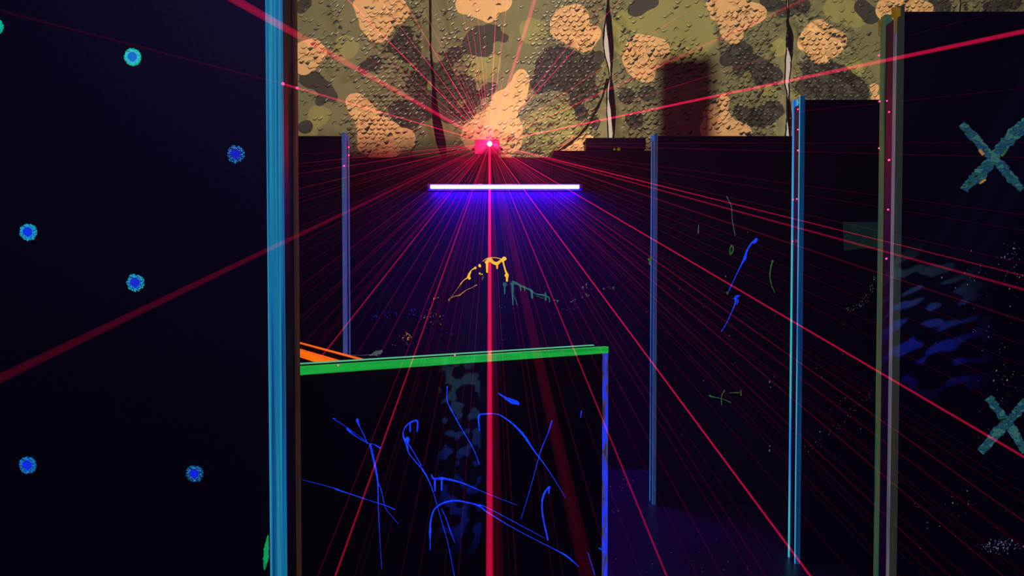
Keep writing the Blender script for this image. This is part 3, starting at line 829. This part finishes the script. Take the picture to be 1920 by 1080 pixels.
FOLDS = [((800, 55), (745, 95), (690, 132), (655, 150)), ((800, 110), (740, 160), (700, 185)), ((770, 238), (735, 262), (690, 290)), ((790, 240), (770, 290)),
         ((1120, 60), (1105, 120), (1085, 165), (1060, 205)), ((1135, 130), (1115, 190), (1080, 235)), ((905, 240), (870, 262), (850, 290)), ((1130, 20), (1180, 60), (1195, 110)),
         ((1465, 70), (1440, 110), (1425, 170), (1405, 220)), ((1470, 40), (1430, 80), (1390, 100)), ((1490, 60), (1510, 110), (1560, 140), (1600, 170)), ((1490, 20), (1540, 60), (1590, 90)),
         ((840, -10), (850, 60), (880, 120)), ((1330, -20), (1345, 60), (1350, 100)), ((620, -20), (640, 60), (630, 130)), ((1700, -20), (1680, 40))]


def wblobs(lst):
    out = []
    for (x, y, r) in lst:
        a = n2w(x, y); out.append((a[0], a[1], r / NPPM))
    return out


def field(bl, X, Zz, k=1.35):
    """smooth union of round patches; above 0 inside"""
    f = np.zeros_like(X)
    for (bx, bz, r) in bl:
        d = np.sqrt((X - bx) ** 2 + (Zz - bz) ** 2) / r
        f += np.exp(-(d ** 2) * k)
    return f


rs = np.random.RandomState(4)


def wav(X, Zz, amp, freqs):
    v = np.zeros_like(X)
    for f in freqs:
        for _ in range(3):
            a = rs.uniform(0, math.tau); p = rs.uniform(0, math.tau)
            v += np.sin((X * math.cos(a) + Zz * math.sin(a)) * f + p)
    return v * amp / (3 * len(freqs)) ** 0.5


def seg_dist(X, Zz, a, b):
    ax, az = a; bx, bz = b
    dx, dz = bx - ax, bz - az
    L2 = dx * dx + dz * dz
    t = np.clip(((X - ax) * dx + (Zz - az) * dz) / L2, 0, 1)
    px_, pz_ = ax + t * dx, az + t * dz
    side = np.sign((X - ax) * dz - (Zz - az) * dx)
    return np.sqrt((X - px_) ** 2 + (Zz - pz_) ** 2), side


WF = [[n2w(*p) for p in f] for f in FOLDS]
WT, WD, WL, WH = wblobs(TAN), wblobs(DRK), wblobs(LGT), wblobs(HOT)


def relief(X, Zz):
    """how far the cloth stands out towards the camera"""
    d = np.zeros_like(X)
    st = rs.get_state(); rs.seed(11)
    d += wav(X, Zz, 0.016, (3.0, 5.5)) + wav(X, Zz, 0.003, (14.0, 24.0))
    rs.set_state(st)
    hot = np.clip(field(WH, X, Zz), 0, 1.2)
    rs2 = rs.get_state(); rs.seed(23)
    d += hot * wav(X, Zz, 0.010, (34.0, 60.0))
    rs.set_state(rs2)
    for f in WF:
        best = np.full_like(X, 9.0); sd = np.zeros_like(X)
        for i in range(len(f) - 1):
            dd, s_ = seg_dist(X, Zz, f[i], f[i + 1])
            m = dd < best
            best = np.where(m, dd, best); sd = np.where(m, s_, sd)
        d += 0.03 * np.exp(-(best / 0.06) ** 2) * np.clip(0.5 + sd * best / 0.03, 0, 1)
    return d


NET = bpy.data.materials.new('camouflage_cloth'); NET.use_nodes = True
nt = NET.node_tree; b_ = nt.nodes['Principled BSDF']
at = nt.nodes.new('ShaderNodeAttribute'); at.attribute_name = 'camo'
sp = nt.nodes.new('ShaderNodeSeparateColor'); link(nt, at.outputs['Color'], sp.inputs[0])
tc = nt.nodes.new('ShaderNodeTexCoord')
nz = nt.nodes.new('ShaderNodeTexNoise'); nz.inputs['Scale'].default_value = 10; nz.inputs['Detail'].default_value = 1.0
link(nt, tc.outputs['Object'], nz.inputs['Vector'])
wob = math_node(nt, 'MULTIPLY', math_node(nt, 'SUBTRACT', nz.outputs[0], 0.5), 0.40)


def step_node(v, thr):
    a = math_node(nt, 'ADD', v, wob)
    m = nt.nodes.new('ShaderNodeMapRange'); link(nt, a, m.inputs[0]); m.inputs[1].default_value = thr; m.inputs[2].default_value = thr + 0.03
    return m.outputs[0]


def mixc(fac, a, bc):
    m = nt.nodes.new('ShaderNodeMix'); m.data_type = 'RGBA'; link(nt, fac, m.inputs[0])
    if isinstance(a, tuple): m.inputs[6].default_value = a
    else: link(nt, a, m.inputs[6])
    m.inputs[7].default_value = bc
    return m.outputs[2]


gl_ = nt.nodes.new('ShaderNodeMapRange'); link(nt, at.outputs['Alpha'], gl_.inputs[0])
gl_.inputs[3].default_value = 0.62; gl_.inputs[4].default_value = 0.34; link(nt, gl_.outputs[0], b_.inputs['Roughness'])
gs_ = nt.nodes.new('ShaderNodeMapRange'); link(nt, at.outputs['Alpha'], gs_.inputs[0])
gs_.inputs[3].default_value = 0.2; gs_.inputs[4].default_value = 0.62; link(nt, gs_.outputs[0], b_.inputs['Specular IOR Level'])
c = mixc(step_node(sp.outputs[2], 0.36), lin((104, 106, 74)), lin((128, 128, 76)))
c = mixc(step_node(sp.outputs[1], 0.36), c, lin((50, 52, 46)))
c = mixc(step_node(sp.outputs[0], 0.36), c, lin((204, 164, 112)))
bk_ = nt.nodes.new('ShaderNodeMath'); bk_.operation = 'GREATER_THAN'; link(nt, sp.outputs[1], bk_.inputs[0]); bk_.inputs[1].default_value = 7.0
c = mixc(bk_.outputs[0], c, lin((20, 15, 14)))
link(nt, c, b_.inputs['Base Color'])
# woven grain
nz2 = nt.nodes.new('ShaderNodeTexNoise'); nz2.inputs['Scale'].default_value = 260; link(nt, tc.outputs['Object'], nz2.inputs['Vector'])
bp = nt.nodes.new('ShaderNodeBump'); bp.inputs['Strength'].default_value = 0.25; bp.inputs['Distance'].default_value = 0.002
link(nt, nz2.outputs[0], bp.inputs['Height']); link(nt, bp.outputs[0], b_.inputs['Normal'])

# seams: curves (photo y -> photo x of the left and right lip)
S1 = [(-240, 804, 806), (0, 805, 808), (100, 808, 810), (170, 812, 817), (200, 811, 821), (235, 814, 829), (270, 820, 836), (288, 827, 836), (300, 833, 836), (420, 840, 842)]
S2 = [(-240, 1139, 1141), (0, 1139, 1141), (40, 1135, 1145), (70, 1129, 1148), (100, 1131, 1149), (130, 1140, 1147), (145, 1143, 1146), (165, 1138, 1150), (210, 1136, 1153), (250, 1139, 1151), (275, 1141, 1148), (420, 1142, 1146)]
S3 = [(-240, 1473, 1475), (50, 1474, 1476), (75, 1471, 1481), (110, 1471, 1481), (150, 1472, 1479), (180, 1475, 1477), (215, 1472, 1478), (260, 1470, 1479), (420, 1470, 1476)]
S4 = [(-240, 1796, 1798), (420, 1796, 1798)]


def lips(Sx, side):
    pts = [n2w(s[1 + side], s[0]) for s in Sx]
    zz = np.array([p[1] for p in pts])[::-1]; xx = np.array([p[0] for p in pts])[::-1]
    return lambda z: np.interp(z, zz, xx)


left_edge = lambda z: np.full_like(np.asarray(z, float), -4.3)
right_edge = lambda z: np.full_like(np.asarray(z, float), 4.95)
SHEETS = [
    ('camouflage net sheet hanging left of the laser, beside the cyan edge', left_edge, lips(S1, 0), 0.0),
    ('camouflage net sheet hanging directly behind the laser projector', lips(S1, 1), lips(S2, 0), 0.02),
    ('camouflage net sheet with the large square shadow on it', lips(S2, 1), lips(S3, 0), 0.0),
    ('camouflage net sheet above the blue-and-cyan-edged partition', lips(S3, 1), lips(S4, 0), 0.02),
    ('camouflage net sheet at top right corner above the crossed partition', lips(S4, 1), right_edge, 0.0),
]
ZB, ZT = 2.25, 4.66
nets = []
for (lab, fl, fr_, yo) in SHEETS:
    zs = np.arange(ZB, ZT, 0.0125)
    wmax = float(np.max(fr_(zs) - fl(zs)))
    nx = int(wmax / 0.0125) + 2
    nzr = len(zs)
    U = np.linspace(0, 1, nx)
    ZZ = np.repeat(zs[:, None], nx, 1)
    XX = fl(zs)[:, None] + (fr_(zs) - fl(zs))[:, None] * U[None, :]
    DD = relief(XX, ZZ) + yo
    edge = np.minimum(U, 1 - U)[None, :] * wmax
    DD = DD + 0.05 * np.exp(-(edge / 0.06) ** 2) * (0.5 + 0.5 * np.sin(ZZ * 9))
    V = np.stack([XX.ravel(), (NY - DD).ravel(), ZZ.ravel()], 1)
    idx = np.arange(nx * nzr).reshape(nzr, nx)
    Fq = np.stack([idx[:-1, :-1].ravel(), idx[:-1, 1:].ravel(), idx[1:, 1:].ravel(), idx[1:, :-1].ravel()], 1)
    # leaf-cut flaps
    fv = []; ff = []; fdk = []
    base = len(V)
    row = 0
    z = ZB + 0.05
    NU, NV = 7, 4
    while z < ZT - 0.05:
        x0 = float(fl(z)) + 0.03; x1 = float(fr_(z)) - 0.03
        x = x0 + (0.027 if row % 2 else 0)
        xs = []
        while x < x1:
            xs.append(x); x += 0.054
        xs = np.array(xs)
        if len(xs):
            zz_ = np.full_like(xs, z)
            hot = np.clip(field(WH, xs, zz_), 0, 1.3)
            dep = relief(xs, zz_) + yo
            near_fold = np.zeros_like(xs)
            for f in WF:
                for i in range(len(f) - 1):
                    dd, _ = seg_dist(xs, zz_, f[i], f[i + 1])
                    near_fold = np.maximum(near_fold, np.exp(-(dd / 0.04) ** 2))
            for k in range(len(xs)):
                h = hot[k] * random.uniform(0.35, 1.25)
                if h < 0.16 and random.random() > 0.2 + near_fold[k]:
                    continue
                h = max(h, 0.22)
                cx, cz = xs[k] + random.uniform(-.005, .005), z + random.uniform(-.005, .005)
                wd = 0.029 * random.uniform(0.9, 1.08); ht = 0.024 * random.uniform(0.7, 1.2)
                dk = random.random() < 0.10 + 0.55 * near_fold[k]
                amp = 0.016 * min(h, 1.15)
                up = -1.0 if random.random() < 0.25 else 1.0
                rot = random.gauss(0.10, 0.16); cr_, sr_ = math.cos(rot), math.sin(rot)
                st = len(fv)
                tilt = random.gauss(0.0, 0.35); ph = random.uniform(0.8, 1.2)
                for j in range(NV):
                    v_ = j / (NV - 1)
                    rise = (0.0, 0.75, 1.0, 1.0)[j]
                    for i in range(NU):
                        u_ = -1 + 2 * i / (NU - 1)
                        q_ = 1 - u_ * u_
                        lx_ = wd * u_
                        lz_ = up * (ht * v_ * (0.10 + 0.62 * q_) - ht * 0.72 * q_) + 0.22 * ht * math.sin(u_ * 2.6)
                        out_ = amp * rise * (0.35 + 0.65 * q_) * ph + amp * tilt * (v_ - 0.5) * q_ + 0.003
                        fv.append((cx + lx_ * cr_ - lz_ * sr_, NY - dep[k] - out_, cz + lx_ * sr_ + lz_ * cr_)); fdk.append(dk)
                for j in range(NV - 1):
                    for i in range(NU - 1):
                        a_ = base + st + j * NU + i
                        ff.append((a_, a_ + 1, a_ + 1 + NU, a_ + NU))
                # dark crescent along the cut: shade in the opening, put into the colour
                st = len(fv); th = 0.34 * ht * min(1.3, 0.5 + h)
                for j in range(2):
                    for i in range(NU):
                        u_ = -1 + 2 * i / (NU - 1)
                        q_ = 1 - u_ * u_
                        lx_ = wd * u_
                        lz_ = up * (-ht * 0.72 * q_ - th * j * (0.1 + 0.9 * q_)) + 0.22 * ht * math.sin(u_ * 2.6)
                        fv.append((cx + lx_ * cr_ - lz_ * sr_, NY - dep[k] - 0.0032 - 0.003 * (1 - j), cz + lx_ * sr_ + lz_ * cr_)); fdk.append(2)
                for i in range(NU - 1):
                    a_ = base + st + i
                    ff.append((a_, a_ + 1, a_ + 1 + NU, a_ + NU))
        z += 0.043; row += 1
    FV = np.array(fv).reshape(-1, 3)
    AV = np.concatenate([V, FV], 0)
    AF = np.concatenate([Fq, np.array(ff).reshape(-1, 4)], 0).astype(int)
    me = bpy.data.meshes.new('camouflage_net')
    me.from_pydata(AV.tolist(), [], AF.tolist())
    me.materials.append(NET)
    X_, Z_ = AV[:, 0], AV[:, 2]
    cf = np.stack([field(WT, X_, Z_), field(WD, X_, Z_, 1.75), field(WL, X_, Z_), np.concatenate([np.zeros(len(V)), np.ones(len(FV))])], 1).astype(np.float32)
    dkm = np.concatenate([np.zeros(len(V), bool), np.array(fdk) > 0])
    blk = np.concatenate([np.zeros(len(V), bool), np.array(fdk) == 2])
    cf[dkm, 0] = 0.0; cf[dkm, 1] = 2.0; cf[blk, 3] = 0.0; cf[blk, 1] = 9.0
    ca = me.attributes.new('camo', 'FLOAT_COLOR', 'POINT')
    ca.data.foreach_set('color', cf.ravel())
    me.polygons.foreach_set('use_smooth', [True] * len(me.polygons))
    me.update()
    cloth = bpy.data.objects.new('camouflage_net', me); col.objects.link(cloth)
    tag(cloth, lab, 'camouflage net', 'camouflage net sheets hung along the back wall')
    nets.append(cloth)
    print('net', len(AV), len(AF))
    for f_, sg in ((fl, 1), (fr_, -1)):
        if f_ in (left_edge, right_edge):
            continue
        zz_ = np.arange(ZB, ZT, 0.03); xx_ = f_(zz_)
        dep = relief(xx_, zz_) + yo + 0.05 * (0.5 + 0.5 * np.sin(zz_ * 9))
        bm = bmesh.new()
        tube(bm, [(float(xx_[i]), NY - float(dep[i]) - 0.004, float(zz_[i])) for i in range(len(zz_))], 0.0062, 6)
        o = link_mesh('edge_cord', bm, CORD, cloth, smooth=True)
# gathered black hem of the middle sheet, rising from the wall top to the seam
hem = [(1030, 300), (1040, 290), (1052, 282), (1066, 272), (1082, 258), (1097, 243), (1108, 228), (1120, 205), (1128, 185), (1138, 150)]
bm = bmesh.new(); pts = []
for i, (a, b) in enumerate(hem):
    x_, z_ = n2w(a, b)
    dd = float(relief(np.array([x_]), np.array([z_]))[0]) + 0.02
    pts.append((x_ + random.uniform(-.006, .006), NY - dd - 0.03, z_ + random.uniform(-.006, .006)))
tube(bm, pts, [0.008 + 0.006 * (i % 2) for i in range(len(pts))], 6)
link_mesh('hem_cord', bm, CORD, nets[1], smooth=True)

# ------------------------------------------------------------------ laser beams
_bm_cache = {}


def beam_material(st, hue):
    key = (round(math.log(st) * 6), hue)
    if key in _bm_cache:
        return _bm_cache[key]
    m = bpy.data.materials.new('laser_light_in_haze'); m.use_nodes = True
    nt = m.node_tree; nt.nodes.clear()
    out = nt.nodes.new('ShaderNodeOutputMaterial'); em = nt.nodes.new('ShaderNodeEmission')
    em.inputs[0].default_value = {'red': (1.0, 0.008, 0.085, 1), 'rose': (1.0, 0.03, 0.13, 1)}[hue]
    em.inputs[1].default_value = math.exp(key[0] / 6)
    ab = nt.nodes.new('ShaderNodeVolumeAbsorption'); ab.inputs['Density'].default_value = 0.001
    ad = nt.nodes.new('ShaderNodeAddShader'); link(nt, em.outputs[0], ad.inputs[0]); link(nt, ab.outputs[0], ad.inputs[1])
    link(nt, ad.outputs[0], out.inputs['Volume'])
    _bm_cache[key] = m
    return m


fan_root = empty('laser_light_fan', S)
tag(fan_root, 'fan of thin red laser rays spreading through the whole hall from the projector', 'laser light')
all_rays = []


def beam(E, r, L, label, group=None, start=None, hue='red', r_end=None):
    A0 = Vector(S if start is None else start)
    d = (E - A0).normalized()
    if label.startswith(('bright red beam rising right', 'red beam', 'brightest')):
        E = E + d * 0.6
    if start is None:
        A0 = A0 + d * 0.03
    M = (A0 + E) / 2
    v = (M - CAM).normalized()
    sa = max(0.12, d.cross(v).length)
    path = 2 * r * 0.785 / sa
    bm = bmesh.new()
    rot = d.to_track_quat('Z', 'Y').to_matrix().to_4x4()
    r_end = r_end or r
    if group:
        r, r_end = r * 1.6, r * 0.42
    cyl(bm, (0, 0, 0), E - A0, r, r_end, seg=8)
    o = link_mesh('laser_ray', bm, beam_material(L / path, hue))
    o.location = A0
    o.parent = fan_root; o.matrix_parent_inverse = Matrix.Translation(-S)
    if not group: o['label'] = label
    all_rays.append((o, L * r, group))
    return o


def through(px, py):
    """follow the line from the laser through this spot of the photo until it leaves the play area"""
    sx, sy = 918.0, 269.0
    dx, dy = px - sx, py - sy
    cands = []
    if dx < 0: cands.append(((545 - sx) / dx, 2.5))
    if dx > 0: cands.append(((1975 - sx) / dx, 1.75))
    if dy > 0: cands.append(((1125 - sy) / dy, 1.7))
    if dy < 0: cands.append(((-40 - sy) / dy, 3.6))
    cands = [c for c in cands if c[0] > 0]
    t, Y = min(cands)
    E = P(sx + dx * t, sy + dy * t, Y)
    return E if Y == 2.5 else E + (E - S).normalized() * 0.6


G_UP = 'faint red beams fanning up over the netting'
G_DN = 'faint red beams fanning down over the black walls'
G_LF = 'faint red beams fanning out to the left'
G_RT = 'faint red beams fanning out to the right'
R0 = 0.0016
# main ones, each with its own label
beam(P(918, 1130, 1.5), 0.0085, 0.72, 'brightest thick red beam dropping straight down from the laser projector')
beam(P(934, 1130, 1.5), 0.014, 0.045, 'wide dim crimson beam just right of the straight-down beam')
beam(P(1112, 1130, 1.7), 0.020, 0.030, 'wide dim purple-red band slanting down to the right of centre')
beam(P(413, -16, 1.3), 0.0085, 0.42, 'thick red beam rising up-left across the cyan edge strip top')
beam(P(531, 157.5, 1.765), 0.0030, 0.6, 'bright red beam striking the left partition edge near its top')
beam(P(-30, 12, 1.2), 0.0022, 0.011, 'very faint beam crossing the top of the left dotted partition', start=P(530, 157, 1.74))
beam(P(-50, 733, 0.5), 0.0026, 0.12, 'dim wide beam crossing the left dotted partition downwards', r_end=0.0036)
beam(P(1990, 44, 1.2), 0.0044, 0.7, 'bright red beam rising right over the crossed partition top')
beam(P(1990, 562, 1.3), 0.0026, 0.2, 'red beam passing between the two teal crosses')
beam(P(1990, 898, 1.4), 0.0028, 0.45, 'red beam slanting right to just below the lower teal cross')
beam(through(1225, 683), 0.0030, 0.5, 'bright beam slanting steeply to the foot of the cyan-edged partition')
beam(P(633, -20, 3.2), 0.0034, 0.6, 'clear red beam rising steeply left through the netting above')
beam(P(1012, -30, 3.2), 0.010, 0.38, 'thick pale pink beam rising just right of the laser projector', hue='rose')
beam(P(1560, -25, 2.6), 0.0052, 0.20, 'wide pale red beam rising right above the square shadow')
beam(through(783, 440), 0.0028, 0.36, 'brighter beam falling down-left toward the orange cap')
beam(through(857, 440), 0.0028, 0.34, 'brighter beam falling steeply left across the green cap')
beam(through(988, 440), 0.0026, 0.32, 'beam falling steeply right to the end of the green cap')
# groups of look-alikes
def fan(lst, lab, grp, k=1.0, hue='red'):
    for (px, py, L, r) in lst:
        beam(through(px, py), r, L * k, lab, grp, hue=hue)


fan([(559, 12, .10, R0 * 1.2), (593, 0, .12, R0 * 1.2), (559, 30, .05, R0), (670, 0, .06, R0), (712, 0, .22, R0 * 1.2), (756, 0, .26, R0 * 1.2), (785, 0, .16, R0 * 1.2), (800, 0, .08, R0), (815, 0, .10, R0), (838, 0, .08, R0),
     (863, 0, .20, R0 * 1.3), (878, 0, .16, R0 * 1.3), (893, 0, .20, R0 * 1.3), (905, 0, .09, R0), (931, 0, .22, R0 * 2.2), (951, 0, .20, R0 * 1.6), (975, 0, .08, R0), (1028, 0, .09, R0), (1050, 0, .05, R0), (1136, 0, .20, R0 * 1.3), (1162, 0, .22, R0 * 1.5),
     (1318, 0, .10, R0 * 1.6), (1090, 0, .07, R0), (1340, 46, .06, R0)],
    'thin pale red beam fanning upward from the laser across the netting', G_UP, 2.4, 'rose')
fan([(559, 199, .12, R0), (559, 226, .08, R0), (559, 147, .09, R0), (559, 120, .07, R0), (559, 85, .06, R0), (559, 289, .10, R0), (559, 307, .24, R0 * 1.2), (559, 314, .10, R0), (559, 326, .32, R0 * 1.2), (559, 333, .05, R0), (559, 354, .28, R0 * 1.2), (559, 380, .12, R0 * 1.1), (559, 366, .05, R0),
     (559, 398, .05, R0), (559, 457, .12, R0), (559, 432, .05, R0), (559, 480, .05, R0), (559, 505, .05, R0), (559, 540, .08, R0), (559, 565, .07, R0), (559, 600, .05, R0)],
    'thin red beam fanning out to the left from the laser', G_LF, 1.4)
fan([(1340, 80, .16, R0 * 2.2), (1340, 139, .20, R0 * 1.4), (1340, 160, .06, R0), (1490, 210, .04, R0), (1490, 284, .05, R0 * 1.2), (1490, 268, .03, R0), (1225, 310, .07, R0), (1225, 319, .09, R0), (1225, 338, .10, R0), (1225, 345, .75, R0 * 1.5), (1225, 371, .3, R0 * 1.2), (1225, 385, .05, R0), (1225, 397, .07, R0), (1225, 412, .05, R0), (1225, 425, .07, R0), (1225, 486, .3, R0 * 1.3), (1225, 500, .07, R0), (1225, 470, .05, R0),
     (1225, 520, .07, R0), (1225, 548, .10, R0), (1225, 575, .05, R0), (1225, 600, .05, R0)],
    'thin red beam fanning out to the right from the laser', G_RT, 0.5)
fan([(738, 440, .12, R0 * 1.2), (733, 440, .10, R0), (810, 440, .11, R0 * 1.6), (829, 440, .09, R0 * 2), (850, 440, .14, R0 * 1.2), (700, 440, .06, R0), (760, 440, .06, R0), (770, 440, .04, R0 * 2), (795, 440, .06, R0), (867, 440, .05, R0), (874, 440, .05, R0), (883, 440, .08, R0), (890, 440, .05, R0), (900, 440, .03, R0), (926, 440, .05, R0), (943, 440, .07, R0), (947, 440, .07, R0), (960, 440, .04, R0), (1000, 440, .06, R0), (1010, 440, .10, R0), (1022, 440, .08, R0), (1034, 440, .05, R0), (1062, 440, .05, R0), (1080, 440, .06, R0), (1100, 440, .10, R0 * 1.1), (1121, 440, .13, R0 * 1.2), (1144, 440, .07, R0), (1172, 440, .06, R0)],
    'thin red beam fanning downward from the laser over the back partition', G_DN, 0.95)
rb = random.Random(3)
for _ in range(16):
    a = rb.uniform(-76, 76)
    beam(through(918 + math.sin(math.radians(a)) * 300, 269 + math.cos(math.radians(a)) * 300), R0 * rb.uniform(0.8, 1.6), rb.uniform(0.01, 0.03), 'thin red beam fanning downward from the laser over the back partition', G_DN)
for _ in range(14):
    a = rb.uniform(-62, 40)
    beam(through(918 + math.sin(math.radians(a)) * 300, 269 - math.cos(math.radians(a)) * 300), R0 * rb.uniform(0.8, 1.3), rb.uniform(0.02, 0.06), 'thin pale red beam fanning upward from the laser across the netting', G_UP)

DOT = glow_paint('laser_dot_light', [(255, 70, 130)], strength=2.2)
# where beams strike an edge: small hot points of laser light
for (px, py, Y, p) in [(530.5, 157, 1.735, 1.3), (557, 165, 1.84, .9), (645, 311, 4.91, .5), (654, 276, 4.99, .5), (654, 291, 4.99, .4), (1487, 374, 3.97, .25), (1496, 243, 3.89, .35), (1496, 282, 3.89, .4), (1496, 205, 3.89, .25), (1494, 373, 3.89, .25), (1486, 452, 3.97, .2),
                       (1648, 104, 2.67, .55), (1649, 190, 2.67, .55), (1648, 278, 2.67, .3), (1667, 300, 2.60, .8), (1667, 210, 2.60, .35), (1665, 393, 2.60, .5), (1662, 485, 2.60, .5), (1663, 189, 2.61, .25),
                       (853, 666, 2.92, .3), (918, 664, 2.93, .9), (1021, 658, 3.05, .45), (862, 668, 2.94, .2), (634, 685, 2.55, .2), (871, 681, 2.9, .35)]:
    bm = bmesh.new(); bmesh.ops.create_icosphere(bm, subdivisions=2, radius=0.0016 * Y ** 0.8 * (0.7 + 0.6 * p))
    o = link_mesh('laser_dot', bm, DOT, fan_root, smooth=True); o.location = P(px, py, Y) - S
    l = bpy.data.lights.new('laser_spot', 'POINT'); l.energy = p * 0.14 * (Y / 3.0) ** 1.2; l.color = (1.0, 0.05, 0.16); l.shadow_soft_size = 0.0017 * Y ** 0.7
    o = bpy.data.objects.new('laser_spot', l); o.location = P(px, py, Y); col.objects.link(o)

# ------------------------------------------------------------------ effect lights that throw slanted patches
tR = pl_right.hit(1762, 640)
gobo('ripple_light', (0.5, 0.2, 2.3), tR, 1900, 40, 3.2, ((0.02, 0.06, 1.0, 1), (0.10, 0.22, 0.30, 1)), (-0.075, 0.065, -0.075, 0.13, 0.03), scale=72, thresh=0.52, tilt=-0.5, cut=0.07)
tL = pl_low.hit(862, 840)
gobo('ripple_light', (0.1, 0.2, 2.0), tL, 1700, 30, 1.5, ((0.02, 0.08, 1.0, 1), (0.10, 0.30, 0.42, 1)), (-0.035, 0.030, -0.13, 0.14, 0.02), scale=74, thresh=0.52, tilt=-0.7)

# the hundredth ray and all fainter ones are one loose haze of rays
faint = sorted([r for r in all_rays if r[2]], key=lambda r: r[1])
extra = max(0, len(all_rays) - 100)
if extra:
    bpy.context.view_layer.update()
    by_mat = {}
    for (o, _, _) in faint[:extra + 1]:
        by_mat.setdefault(o.data.materials[0].name, []).append(o)
    bm = bmesh.new(); mats = []
    for mn, os_ in by_mat.items():
        mats.append(bpy.data.materials[mn])
        for o in os_:
            me = o.data.copy(); me.transform(Matrix.Translation(o.matrix_world.translation - S))
            for p in me.polygons: p.material_index = len(mats) - 1
            bm.from_mesh(me); bpy.data.objects.remove(o, do_unlink=True)
    for mn, m_ in zip(by_mat, mats): pass
    # one brightness for the joined rays
    o = link_mesh('faint_laser_rays', bm, [beam_material(8.0, 'red')], fan_root, recalc=False)
    for p in o.data.polygons: p.material_index = 0
    o['kind'] = 'stuff'; o['label'] = 'faintest thin red rays'
